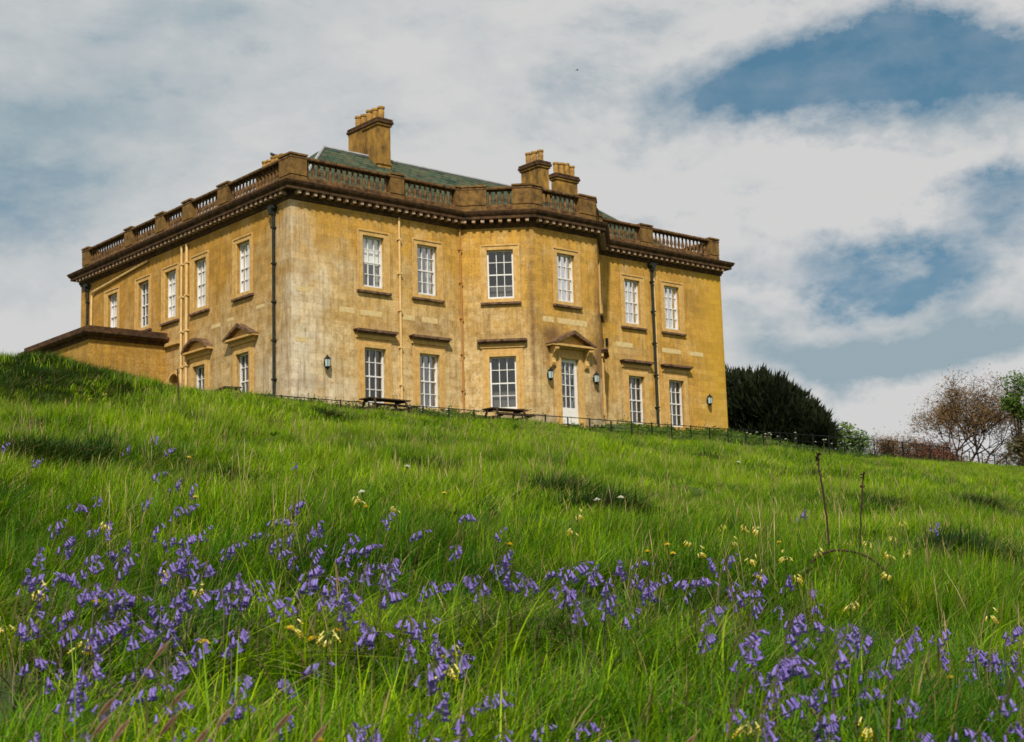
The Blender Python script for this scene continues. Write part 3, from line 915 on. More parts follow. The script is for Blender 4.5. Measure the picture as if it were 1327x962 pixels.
# arched side door
ar = MB(); F = FL; ca = WD-10.57
ar.box(F, ca-.51, ca+.51, -.26, -.2, .1, 2.9)
od = ar.build('door', [simple('brown_door_paint', (.22, .10, .03), .6, .3, 3)], house)
od['label'] = 'brown arched side door beside the low wing'
ar = MB(); n = 10
for i in range(n):
    t0, t1 = PI*i/n, PI*(i+1)/n
    ar.hexa([F(ca-.52*math.cos(t0), .05, 2.38+.52*math.sin(t0)), F(ca-.52*math.cos(t1), .05, 2.38+.52*math.sin(t1)), F(ca-.66*math.cos(t1), .05, 2.38+.66*math.sin(t1)), F(ca-.66*math.cos(t0), .05, 2.38+.66*math.sin(t0)),
             F(ca-.52*math.cos(t0), -.2, 2.38+.52*math.sin(t0)), F(ca-.52*math.cos(t1), -.2, 2.38+.52*math.sin(t1)), F(ca-.66*math.cos(t1), -.003, 2.38+.66*math.sin(t1)), F(ca-.66*math.cos(t0), -.003, 2.38+.66*math.sin(t0))])
for s0, s1 in ((0, PI/2), (PI/2, PI)):
    pts = [(ca-.515*math.cos(s0+(s1-s0)*i/6), 2.38+.515*math.sin(s0+(s1-s0)*i/6)) for i in range(7)]
    corner = (ca-.515 if s0 == 0 else ca+.515, 2.903)
    for (u_, z_), (u2_, z2_) in zip(pts, pts[1:]): ar.face([F(u_, -.05, z_), F(u2_, -.05, z2_), F(corner[0], -.05, corner[1])])
ar.build('arch', [M['stone']], od)
ld = MB(); ld.box(FL, WD-11.3, WD-9.95, 0, .16, 4.28, 4.45); ld.build('stone_ledge', [M['stone']], house, bevel=.01)

# low service wing on the side front
WX, WY0, WY1 = -3.97, 11.4, 18.7
FW = Frame(WX, WY0, 1, 0)      # near face, u = x - WX
FWL = Frame(WX, WY1, 0, -1)    # left face
sw = MB()
wall_panel(sw, FW, 0, -WX-.002, ZB, 4.45, [], 0)
wall_panel(sw, FWL, 0, WY1-WY0, ZB, 4.45, [], 0)
wall_panel(sw, Frame(0, WY1, -1, 0), .002, -WX, ZB, 4.45, [], 0)
M['wing'] = wall_material('brown_gold_stone', (.46, .25, .03), (.44, .27, .07), (.36, .26, .12), 1)
wing = sw.build('wing_wall', [M['wing']], house)
wc = MB()
wp = [(0-.003, WY1), (WX, WY1), (WX, WY0), (-.003, WY0)]
wp2 = list(wp)
pr = [(.0, 4.36), (.06, 4.38), (.06, 4.5), (.26, 4.56), (.34, 4.66), (.34, 4.76), (.12, 4.80), (.12, 5.0), (-.2, 5.02)]
for i in range(3):
    for (d_, z_), (d2_, z2_) in zip(pr, pr[1:]):
        A = offset_poly([(3, WY1), (WX, WY1), (WX, WY0), (3, WY0)], d_); B = offset_poly([(3, WY1), (WX, WY1), (WX, WY0), (3, WY0)], d2_)
        for P_ in (A, B): P_[0].x = P_[3].x = -.003
        wc.face([(*A[i], z_), (*A[i+1], z_), (*B[i+1], z2_), (*B[i], z2_)])
wc.face([(-.003, WY1, 5.0), (WX, WY1, 5.0), (WX, WY0, 5.0), (-.003, WY0, 5.0)])
wc.build('wing_cornice', [M['soot']], house)


# rainwater pipes
def pipe(F, pts, r, m, d=.09, hopper=None, brackets=()):
    q = MB(); q.tube([F(u, d, z) for u, z in pts], r, 8)
    o = q.build('drainpipe', [m], house, smooth=False)
    for u, z in brackets:
        k = MB(); k.box(F, u-r-.035, u+r+.035, 0, d+r+.012, z-.035, z+.035); k.build('bracket', [m], o)
    if hopper:
        u, z = hopper
        k = MB(); k.prism(F, [(u-.07, z-.4), (u+.07, z-.4), (u+.12, z-.2), (u+.2, z-.12), (u+.2, z), (u-.2, z), (u-.2, z-.12), (u-.12, z-.2)], .002, .3)
        k.build('hopper', [m], o)
    return o


br_ = lambda u: [(u, z) for z in (1.4, 3.1, 4.8, 6.5, 8.1)]
pipe(FR, [(5.68, -.3), (5.68, 9.1)], .055, M['cream'], brackets=br_(5.68))
pipe(FR, [(9.22, -.3), (9.22, 9.1)], .045, M['stonepipe'], d=.08, brackets=br_(9.22))
pipe(FR, [(22.15, -.3), (22.15, 9.1)], .075, M['blackpipe'], brackets=br_(22.15), hopper=(22.15, 9.08))
pipe(FR, [(22.36, .2), (22.36, 8.9)], .03, M['cream'], d=.05)
pipe(FL, [(WD-1.28, -.3), (WD-1.28, 9.0)], .07, M['blackpipe'], brackets=br_(WD-1.28), hopper=(WD-1.28, 9.05))
pipe(FL, [(WD-9.72, 0), (WD-9.72, 9.0)], .055, M['cream'], brackets=br_(WD-9.72))
pipe(FL, [(WD-9.2, 0), (WD-9.2, 9.0)], .07, M['cream'], brackets=br_(WD-9.2))
pipe(FL, [(WD-13.29, 8.98), (WD-19.6, 8.54), (WD-19.83, 8.4), (WD-19.83, 0)], .06, M['cream'])
pipe(FL, [(WD-20.35, 0), (WD-20.35, 9.0)], .07, M['blackpipe'], brackets=br_(WD-20.35), hopper=(WD-20.35, 9.05))
k = MB(); k.box(FR, 18.62, 18.72, 0, .12, 4.35, 4.75); k.build('alarm_box', [M['black']], house)


def lantern(F, u, z, label):
    q = MB()
    q.box(F, u-.06, u+.06, 0, .03, z-.1, z+.1)
    q.tube([F(u, .02, z+.05), F(u, .12, z+.12), F(u, .19, z+.22)], .014, 6)
    c_ = F(u, .19, z)
    q.lathe(c_, [(.10, -.20), (.135, -.17), (.135, -.15)], 6); q.lathe(c_, [(.03, -.28), (.05, -.24), (.10, -.20)], 6)
    q.lathe(c_, [(.15, .17), (.16, .19), (.09, .27), (.05, .29), (.03, .35), (0.005, .37)], 6)
    for i in range(6):
        an = PI/3*i
        q.tube([c_+Vector((.125*math.cos(an), .125*math.sin(an), -.16)), c_+Vector((.145*math.cos(an), .145*math.sin(an), .18))], .012, 4)
    o = q.build('wall_lantern', [M['black']], house); o['label'] = label
    g_ = MB(); g_.lathe(c_, [(.11, -.15), (.13, .17)], 6); g_.build('lantern_glass', [M['lampglass']], o)


lantern(FR, 1.68, 2.05, 'black wall lantern near the front corner')
lantern(FR, 26.15, 2.0, 'black wall lantern at the far end of the front')
lantern(FD, 12.50, 2.05, 'black wall lantern to the left of the garden door')
lantern(FD, 15.46, 2.08, 'black wall lantern to the right of the garden door')

# ------------------------------------------------------------------ estate fence
fence = empty('estate_fence', (0, -4.5, -1.1))
tag(fence, 'low black iron estate fence running in front of the house and away right', 'fence')


def railz(x):
    xs = [-14, -7, 37, 42.3, 46.2, 50, 70]; zs = [-.45, -.26, -.15, -.34, -.5, -.63, -1.6]
    return float(np.interp(x, xs, zs))


pts = []
x = -3.26-1.355*7
while x < 64:
    pts.append(x); x += 1.355
for i, x in enumerate(pts):
    q = MB(); zt = railz(x)
    q.wbox(x-.026, x+.026, -.02, .02, min(gz(x, -4.5), zt-.9)-.2, zt+.03+.012*((i*7) % 5-2))
    o = q.build('post', [M['black']], fence); o.location = (0, 0, 1.1)
for k, h in enumerate((0, -.34, -.64)):
    q = MB(); q.tube([(x, 0, railz(x)+h+.01*math.sin(x*1.7+k)) for x in pts], (.020 if k == 0 else .011), 6)
    o = q.build('rail', [M['black']], fence); o.location = (0, 0, 1.1)


# ------------------------------------------------------------------ picnic tables
def picnic_table(x, y, z, rz, w, label):
    r = empty('picnic_table', (x, y, z), rz)
    tag(r, label, 'picnic table', 'old dark picnic tables on the terrace bank')
    q = MB()
    for i in range(5): q.wbox(-w/2, w/2, -.37+.15*i, -.37+.15*i+.14, .70, .745)
    q.build('tabletop', [M['timber']], r)
    for s in (-1, 1):
        q = MB()
        for i in range(2): q.wbox(-w/2, w/2, s*.68-.14+.14*i, s*.68-.14+.14*i+.13, .40, .445)
        q.build('bench_seat', [M['timber']], r)
    for s in (-1, 1):
        xx = s*(w/2-.28)
        q = MB()
        for t_ in (-1, 1):
            q.hexa([(xx-.03, t_*.62, 0), (xx+.03, t_*.62, 0), (xx+.03, t_*.27, .70), (xx-.03, t_*.27, .70), (xx-.03, t_*.74, 0), (xx+.03, t_*.74, 0), (xx+.03, t_*.37, .70), (xx-.03, t_*.37, .70)])
        q.wbox(xx-.031, xx+.031, -.8, .8, .32, .399)
        q.wbox(xx-.031, xx+.031, -.36, .36, .62, .699)
        q.build('leg_frame', [M['timber']], r)


picnic_table(2.75, -2.9, -.54, R_(2), 2.2, 'dark wooden picnic table below the two left ground floor windows')
picnic_table(9.0, -3.3, -.62, R_(-2), 2.1, 'dark wooden picnic table in front of the bay window')
picnic_table(-3.0, .3, -.12, R_(80), 2.0, 'dark wooden picnic table by the side front of the house')

# thin weathered stake in the grass below the side front
q = MB(); sz = gz(-20.36, -29.23)
q.tube([(-20.36, -29.23, sz-.1), (-20.38, -29.21, sz+.45), (-20.39, -29.2, sz+.85)], [.016, .014, .012], 6)
tag(q.build('stake', [M['timber']]), 'thin dark stake standing in the grass below the side front of the house', 'stake')

# ------------------------------------------------------------------ trees
def grow(mb, p, d, ln, r, depth, rnd, tips, spread=.55, up=.12, n=4, ratio=.74):
    q = p; pts = [p]; rad = [r]
    steps = 3 if depth > 2 else 2
    for i in range(steps):
        d = (d+Vector((rnd.gauss(0, .12), rnd.gauss(0, .12), rnd.gauss(0, .08)+up*.3))).normalized()
        q = q+d*ln/steps; pts.append(q); rad.append(r*(1-.35*(i+1)/steps))
    mb.tube(pts, rad, n if r > .03 else 3, cap=False)
    if depth == 0:
        tips.append((q, d)); return
    if depth <= 2: tips.append((q, d))
    for k in range(rnd.choice((2, 3, 3))):
        nd_ = (d+Vector((rnd.gauss(0, spread), rnd.gauss(0, spread), rnd.gauss(0, spread*.6)+up))).normalized()
        grow(mb, q, nd_, ln*ratio*rnd.uniform(.8, 1.15), max(r*.64, .013), depth-1, rnd, tips, spread, up, n, ratio)


def leaf_cards(mb, c, size, rnd, k=1):
    for _ in range(k):
        a_ = Vector((rnd.gauss(0, 1), rnd.gauss(0, 1), rnd.gauss(0, 1))).normalized(); b_ = a_.orthogonal().normalized()
        s = size*rnd.uniform(.6, 1.3)
        mb.face([c-a_*s, c+b_*s*.45, c+a_*s, c-b_*s*.45])


def leaf_build(mb, name, m, parent):
    me = bpy.data.meshes.new(name); me.from_pydata(mb.v, [], mb.f); me.materials.append(m)
    return link(bpy.data.objects.new(name, me), parent)


def bare_tree(x, y, h, name, label, cat, seed, leafm, leafn, leafs, depth=6, spread=.5, nstem=1, group=None, up=.14, bark='bark'):
    rnd = random.Random(seed)
    z = gz(x, y)
    r = empty(name, (x, y, z))
    tag(r, label, cat, group)
    mb = MB(); tips = []
    for s in range(nstem):
        d = Vector((rnd.gauss(0, .25), rnd.gauss(0, .25), 1)).normalized() if nstem > 1 else Vector((0, 0, 1))
        grow(mb, Vector((rnd.uniform(-.3, .3)*(nstem > 1), rnd.uniform(-.3, .3)*(nstem > 1), -.3)), d, h*.27, h*.022/nstem**.4, depth, rnd, tips, spread, up)
    mb.build('branches', [M[bark]], r)
    lf = MB()
    for p, d in tips:
        for _ in range(leafn):
            leaf_cards(lf, p+Vector((rnd.gauss(0, .22), rnd.gauss(0, .22), rnd.gauss(0, .2)))*(h/8), leafs, rnd)
    leaf_build(lf, 'foliage', M[leafm], r)
    return r


def dense_tree(x, y, h, name, label, cat, seed, leafm, blobs, nleaf, leafs, spiky=False):
    """blobs: (dx,dy,dz,rx,ry,rz) crown lobes; leaf sprays fill their outer shells"""
    rnd = random.Random(seed); z = gz(x, y)
    r = empty(name, (x, y, z)); tag(r, label, cat)
    t_ = MB(); t_.tube([(0, 0, -.4), (.05, 0, h*.3), (0, .1, h*.6)], [h*.018, h*.014, h*.008], 8)
    for bl in blobs:
        t_.tube([(0, 0, h*.2), (bl[0]*.5, bl[1]*.5, h*.3+bl[2]*.2), (bl[0], bl[1], bl[2])], [h*.010, h*.008, h*.004], 5)
    t_.build('trunk', [M['darkbark']], r)
    lf = MB()
    per = nleaf//len(blobs)
    for (dx, dy, dz, rx, ry, rz_) in blobs:
        for _ in range(per):
            v = Vector((rnd.gauss(0, 1), rnd.gauss(0, 1), rnd.gauss(0, 1))).normalized()
            nn = mnoise.noise(v*2.3+Vector((seed, dx, dz)))
            k = (rnd.random()**.45)*(1+.35*nn)
            c_ = Vector((dx+v.x*rx*k, dy+v.y*ry*k, dz+v.z*rz_*k))
            if c_.z < -.3: continue
            if spiky:
                a_ = (v+Vector((0, 0, .9))+Vector((rnd.gauss(0, .3), rnd.gauss(0, .3), rnd.gauss(0, .3)))).normalized(); b_ = a_.cross(Vector((rnd.gauss(0, 1), rnd.gauss(0, 1), rnd.gauss(0, 1)))).normalized()
                s = leafs*rnd.uniform(.6, 1.6)
                lf.face([c_-b_*s*.18, c_+b_*s*.18, c_+a_*s*1.3])
                lf.face([c_-a_.cross(b_)*s*.18, c_+a_.cross(b_)*s*.18, c_+a_*s*1.1])
            else:
                leaf_cards(lf, c_, leafs, rnd)
    leaf_build(lf, 'crown', M[leafm], r)
    return r


dense_tree(44.4, 11.5, 7.5, 'yew_tree', 'dark spreading yew behind the right end of the house', 'yew tree', 5, 'yew',
           [(-.3, 3.8, 5.95, 2.4, 2.4, 2.3), (.2, 2.1, 5.55, 2.3, 2.3, 2.2), (-.1, -.1, 4.95, 2.4, 2.4, 2.3), (.3, -1.6, 4.25, 2.1, 2.1, 2.1), (.4, -2.9, 3.25, 1.7, 1.7, 1.7), (.5, -4.1, 2.6, 1.35, 1.35, 1.4),
            (0, 2.5, 2.8, 3.2, 3.2, 3.2), (.1, -.6, 2.4, 3, 3, 2.8), (.5, -3.2, 1.5, 2, 2, 1.9), (2.5, 3.5, 4.5, 3, 3, 3.2), (2.5, 0, 3.5, 2.8, 2.8, 2.6)], 52000, .36, True)
dense_tree(50.4, 9.2, 4.5, 'small_green_tree', 'small fresh green tree just past the yew', 'tree', 9, 'green_leaf',
           [(0, 0, 3.5, 1.2, 1.2, 1.0), (.8, -.7, 2.9, 1.1, 1.1, .9), (-.6, .6, 3.3, .9, .9, .8), (.2, 0, 2.2, 1.5, 1.5, 1.2)], 3600, .14)
bare_tree(78.2, 17.3, 12.8, 'bare_tree', 'broad leafless tree with budding twigs, tallest of the bare trees on the right skyline', 'bare tree', 21, 'bud', 4, .10, 7, .58, 4, None, .08)
bare_tree(74.0, 21.8, 7.6, 'budding_tree', 'small pale budding tree on the skyline, leftmost of the leafless ones', 'bare tree', 4, 'bud', 2, .085, 6, .5, 3)
bare_tree(72.7, 16.9, 6.4, 'red_leaved_shrub', 'dark red budding shrub at the left foot of the broad leafless tree', 'shrub', 14, 'redbud', 2, .09, 6, .6, 4)
bare_tree(79.0, 22.6, 7.6, 'hedge_tree', 'low rusty twiggy tree between the red shrub and the pale budding tree', 'bare tree', 33, 'bud', 2, .085, 6, .55, 4)
dense_tree(70.5, 7.2, 11, 'leafy_tree', 'open leafy green tree cut by the right edge of the picture', 'tree', 17, 'green_leaf',
           [(.2, -.1, 9.3, 1.3, 1.3, 1.2), (1.2, -1.1, 8.6, 1.4, 1.4, 1.6), (-.3, .3, 7.9, .9, .9, .8), (.5, -.4, 7.0, 1.1, 1.1, .8), (2, -1.8, 7.2, 1.6, 1.6, 1.6), (2.6, -2.2, 9.3, 1.6, 1.6, 1.6)], 5200, .15)
dense_tree(71.1, 7.4, 6, 'brown_hedge_tree', 'dull brown green bushy tree under the leafy tree at the right edge', 'tree', 19, 'dull_leaf',
           [(0, 0, 4.6, 1.3, 1.3, 1.3), (1.2, -1, 4.6, 1.5, 1.5, 1.4), (.1, 0, 2.9, 1.7, 1.7, 1.9), (1.8, -1.5, 2.9, 1.7, 1.7, 1.9)], 5600, .14)

dense_tree(74.0, 14.1, 4.5, 'bramble_hedge', 'low brown twiggy hedge behind the fence at the right, under the bare trees', 'hedge', 41, 'hedgeleaf',
           [(-3.8, 3.3, 2.9, 1.6, 1.6, 1.5), (-2.2, 1.9, 3.1, 1.5, 1.5, 1.5), (-.6, .5, 3.0, 1.5, 1.5, 1.5), (1, -.9, 2.8, 1.5, 1.5, 1.5), (2.6, -2.2, 2.9, 1.5, 1.5, 1.6), (4.2, -3.6, 2.6, 1.6, 1.6, 1.6)], 9000, .10)

# ------------------------------------------------------------------ birds
b_ = MB(); bz = 15.5+.06+.72+.02
b_.tube([(8.25, 14.9, bz+.10), (8.25, 15.0, bz+.13), (8.25, 15.15, bz+.17), (8.25, 15.28, bz+.24), (8.25, 15.34, bz+.3), (8.25, 15.42, bz+.3)], [.02, .06, .10, .08, .06, .01], 8)
b_.tube([(8.25, 14.62, bz+.04), (8.25, 14.95, bz+.12)], [.02, .05], 6)
b_.tube([(8.22, 15.12, bz-.02), (8.22, 15.13, bz+.1)], .01, 4); b_.tube([(8.28, 15.12, bz-.02), (8.28, 15.13, bz+.1)], .01, 4)
tag(b_.build('perched_bird', [M['bird']]), 'dark bird perched on the distant chimney pots above the left corner', 'bird')
bc = Vector(_D(748, 91, 75))
b_ = MB()
b_.tube([bc+Vector((-.09, 0, 0)), bc, bc+Vector((.09, 0, .01))], [.01, .03, .012], 6)
for s in (-1, 1):
    b_.face([bc+Vector((-.03, 0, .01)), bc+Vector((.04, 0, .01)), bc+Vector((.0, s*.12, .05)), bc+Vector((-.06, s*.2, .0))])
tag(b_.build('flying_bird', [M['bird']]), 'tiny dark bird flying high above the middle of the roof', 'bird')
#FLORA

# ------------------------------------------------------------------ meadow plants
BLUEBELLS = [[-27.62,-40.27,0],[-27.58,-40.6,0],[-26.6,-40.27,0],[-26.03,-39.65,0],[-26.41,-40.58,0],[-25.01,-40.22,0],[-28.53,-44.04,0],[-28.68,-44.26,0],[-28.86,-44.65,2],[-26.91,-41.3,0],[-28.38,-44.26,0],[-28.19,-44.14,0],[-28.12,-44.3,0],[-28.28,-44.52,0],[-28.4,-44.63,0],[-27.87,-44.9,0],[-28.25,-45.09,2],[-28.25,-45.24,4],[-28.52,-45.25,2],[-29.35,-45.35,2],[-30.03,-46.85,2],[-29.12,-45.36,2],[-29.39,-45.68,2],[-29.87,-46.88,2],[-29.36,-45.67,2],[-30.09,-47.0,2],[-30.07,-47.04,2],[-30.03,-47.1,2],[-29.86,-47.09,2],[-29.25,-45.71,2],[-28.9,-45.31,2],[-29.07,-45.61,2],[-28.87,-45.41,2],[-28.85,-45.51,2],[-28.84,-45.6,2],[-28.97,-45.82,2],[-28.7,-45.63,2],[-28.82,-45.81,2],[-28.46,-45.73,4],[-28.54,-45.69,4],[-28.27,-45.64,4],[-28.18,-45.74,4],[-28.29,-45.96,4],[-28.38,-46.09,4],[-28.45,-45.87,4],[-28.52,-46.06,4],[-28.51,-46.15,4],[-30.2,-47.21,2],[-30.16,-47.17,2],[-30.12,-47.3,2],[-30.07,-47.24,2],[-30.17,-47.33,2],[-29.98,-47.27,2],[-30.05,-47.36,2],[-30.06,-47.3,2],[-29.79,-47.22,2],[-29.72,-47.18,2],[-29.67,-47.22,2],[-29.74,-47.36,2],[-29.49,-46.96,2],[-29.73,-47.39,2],[-29.64,-47.36,2],[-29.58,-47.29,2],[-29.49,-47.24,2],[-29.7,-47.46,2],[-29.54,-47.39,2],[-29.42,-47.27,4],[-29.6,-47.53,4],[-29.49,-47.46,4],[-29.28,-47.26,4],[-29.38,-47.4,4],[-29.43,-47.56,4],[-29.34,-47.49,4],[-29.3,-47.47,4],[-29.45,-47.67,4],[-29.4,-47.66,4],[-29.97,-47.5,2],[-29.92,-47.54,2],[-29.88,-47.44,2],[-30.19,-47.47,2],[-30.32,-47.49,2],[-30.35,-47.53,2],[-30.17,-47.63,2],[-30.14,-47.68,2],[-30.25,-47.75,2],[-30.15,-47.6,2],[-30.03,-47.65,2],[-29.85,-47.79,2],[-29.68,-47.91,4],[-30.37,-47.74,3],[-30.43,-47.88,3],[-30.08,-47.86,3],[-30.03,-47.8,2],[-30.04,-47.92,3],[-30.18,-47.94,3],[-30.35,-47.99,3],[-30.44,-48.16,3],[-30.32,-48.08,3],[-30.23,-47.92,3],[-30.4,-47.98,3],[-30.53,-48.29,3],[-30.6,-48.39,3],[-30.64,-48.56,3],[-29.95,-48.25,5],[-30.11,-48.51,5],[-30.01,-48.13,3],[-30.24,-48.4,3],[-30.36,-48.44,3],[-30.41,-48.54,3],[-30.51,-48.62,3],[-30.76,-48.67,3],[-30.75,-48.7,3],[-30.79,-48.72,3],[-30.69,-48.72,3],[-30.65,-48.71,3],[-30.62,-48.76,3],[-30.62,-48.81,3],[-30.68,-48.82,3],[-30.51,-48.7,3],[-30.47,-48.71,3],[-30.51,-48.78,3],[-30.52,-48.84,3],[-30.5,-48.86,3],[-30.29,-48.75,5],[-30.28,-48.79,5],[-30.37,-48.84,5],[-30.19,-48.81,5],[-30.22,-48.86,5],[-30.15,-48.81,5],[-27.95,-45.81,4],[-28.12,-45.95,4],[-28.22,-45.94,4],[-28.17,-46.19,4],[-28.22,-46.06,4],[-28.38,-46.24,4],[-28.48,-46.39,4],[-29.15,-47.39,4],[-28.31,-46.4,4],[-28.98,-47.28,4],[-28.87,-47.38,4],[-29.06,-47.6,4],[-27.86,-46.27,6],[-27.82,-45.9,4],[-27.45,-45.74,6],[-27.29,-45.92,6],[-27.88,-46.53,6],[-28.79,-47.6,6],[-28.8,-47.54,6],[-28.91,-47.63,6],[-28.87,-47.74,6],[-28.76,-47.73,6],[-27.51,-46.47,6],[-28.69,-47.74,6],[-28.72,-47.81,6],[-28.61,-47.76,6],[-27.35,-46.55,6],[-27.31,-46.61,8],[-28.57,-47.83,6],[-28.57,-47.86,6],[-28.68,-47.89,6],[-28.67,-47.93,6],[-27.0,-46.54,8],[-27.16,-46.68,8],[-28.52,-47.95,8],[-28.45,-47.93,8],[-28.36,-47.88,8],[-28.29,-47.86,8],[-27.08,-46.75,8],[-28.39,-47.98,8],[-27.0,-46.79,8],[-28.12,-47.86,8],[-28.68,-48.17,8],[-28.77,-48.2,8],[-28.86,-48.2,8],[-29.19,-47.59,4],[-29.28,-47.61,4],[-29.38,-47.71,4],[-29.38,-47.8,4],[-29.48,-47.85,4],[-29.3,-47.82,4],[-29.35,-47.93,4],[-29.38,-48.06,4],[-29.35,-48.07,4],[-29.34,-48.1,4],[-29.52,-48.28,5],[-29.42,-48.21,5],[-29.68,-48.46,5],[-29.54,-48.47,7],[-29.69,-48.66,7],[-29.8,-48.8,7],[-29.89,-48.65,5],[-29.92,-48.72,5],[-30.01,-48.78,5],[-30.05,-48.82,5],[-30.12,-48.79,5],[-29.92,-48.85,5],[-30.04,-48.91,5],[-30.09,-48.92,5],[-29.66,-48.81,7],[-29.82,-48.96,7],[-29.89,-49.03,7],[-29.93,-49.0,7],[-29.98,-49.01,7],[-30.02,-49.02,7],[-29.79,-49.04,7],[-29.85,-49.09,7],[-29.64,-48.96,7],[-29.7,-49.06,7],[-29.76,-49.11,7],[-29.8,-49.14,7],[-29.77,-49.19,9],[-29.64,-49.14,9],[-29.65,-49.21,9],[-29.72,-49.23,9],[-29.93,-49.07,7],[-27.0,-46.91,8],[-27.05,-46.92,8],[-26.74,-46.86,8],[-26.83,-46.92,8],[-26.95,-47.06,8],[-28.23,-48.13,8],[-28.46,-48.31,8],[-28.63,-48.44,8],[-26.71,-47.05,8],[-26.88,-47.16,8],[-28.09,-48.12,8],[-28.0,-48.09,8],[-26.75,-47.27,10],[-26.87,-47.3,10],[-26.61,-47.24,10],[-26.75,-47.43,10],[-28.03,-48.29,10],[-28.02,-48.35,10],[-28.18,-48.43,10],[-27.48,-48.18,10],[-27.88,-48.36,10],[-28.16,-48.59,10],[-28.72,-48.87,10],[-28.91,-48.81,8],[-29.11,-48.95,9],[-27.96,-48.53,10],[-28.16,-48.7,11],[-28.82,-49.14,11],[-27.96,-48.6,10],[-28.7,-49.14,11],[-27.89,-48.64,11],[-27.72,-48.6,10],[-27.77,-48.68,11],[-27.88,-48.82,11],[-28.9,-48.92,9],[-29.08,-49.05,9],[-29.09,-49.1,11],[-29.11,-49.03,9],[-29.24,-49.13,9],[-29.17,-49.14,9],[-29.32,-49.21,9],[-29.3,-49.23,9],[-29.32,-49.16,9],[-29.24,-49.26,11],[-29.22,-49.27,11],[-29.07,-49.32,11],[-28.94,-49.15,11],[-29.09,-49.23,11],[-29.19,-49.3,11],[-29.3,-49.43,11],[-29.37,-49.47,11],[-29.04,-49.45,11],[-29.17,-49.52,11],[-29.17,-49.54,11],[-29.0,-49.53,11],[-29.1,-49.6,11],[-29.2,-49.64,11],[-29.49,-49.42,11],[-29.45,-49.43,11],[-29.54,-49.38,9],[-29.42,-49.53,11],[-27.12,-48.53,10],[-27.38,-48.67,10],[-27.55,-48.71,11],[-27.78,-48.85,11],[-27.81,-48.9,11],[-27.53,-48.8,11],[-27.77,-48.96,11],[-28.55,-49.39,11],[-28.8,-49.47,11],[-29.0,-49.65,11],[-29.08,-49.69,11],[-28.99,-49.64,11],[-29.14,-49.69,11],[-29.64,-49.32,9],[-23.39,-44.68,10],[-21.94,-44.92,10],[-25.39,-47.58,10]]
COWSLIPS = [[-29.61,-47.88,1],[-30.17,-47.15,0],[-29.53,-47.65,0],[-30.26,-47.3,0],[-30.28,-47.61,0],[-29.33,-48.14,1],[-29.59,-48.36,1],[-26.54,-45.68,0],[-26.08,-45.22,0],[-24.01,-44.54,0],[-23.94,-44.59,0],[-26.09,-46.42,0],[-26.44,-46.44,0],[-26.52,-46.6,0],[-26.44,-46.72,0],[-25.99,-46.48,0],[-26.54,-46.86,0],[-26.3,-46.89,0],[-23.35,-45.1,0],[-24.2,-45.88,0],[-26.0,-46.91,0],[-21.42,-44.26,0],[-22.46,-44.88,0],[-24.25,-46.23,0],[-25.51,-46.98,0],[-26.06,-47.31,0],[-26.55,-47.23,0],[-26.8,-47.63,0],[-26.15,-47.89,0],[-27.2,-48.66,0],[-29.06,-49.4,1],[-29.46,-49.28,1],[-27.44,-45.04,0],[-27.26,-45.04,0],[-28.74,-44.68,0],[-29.64,-46.97,0],[-29.55,-46.99,0],[-21.28,-28.25,0],[-21.97,-29.34,0]]
DANDELIONS = [[-29.43,-47.7,1],[-26.26,-40.64,0],[-28.02,-44.19,0],[-29.09,-45.88,0],[-30.0,-47.26,0],[-29.87,-47.62,0],[-29.6,-47.61,0],[-30.13,-48.69,1],[-29.43,-47.73,0],[-25.5,-43.14,0],[-27.47,-44.94,0],[-27.43,-46.1,0],[-26.68,-46.36,0],[-26.41,-46.26,0],[-26.6,-46.43,0],[-27.79,-48.75,0],[-23.68,-44.78,0]]
WHITES = [[-27.18,-44.67],[-25.02,-41.91],[-24.61,-44.05],[-13.87,-35.88],[-24.84,-44.11]]
SEEDS = [[-30.53,-48.45],[-30.88,-48.93],[-30.76,-48.93],[-30.64,-48.95],[-30.72,-49.03],[-30.8,-49.13],[-30.53,-48.94],[-30.5,-49.04],[-29.86,-49.34],[-30.63,-48.71],[-30.87,-48.99],[-30.86,-48.89]]


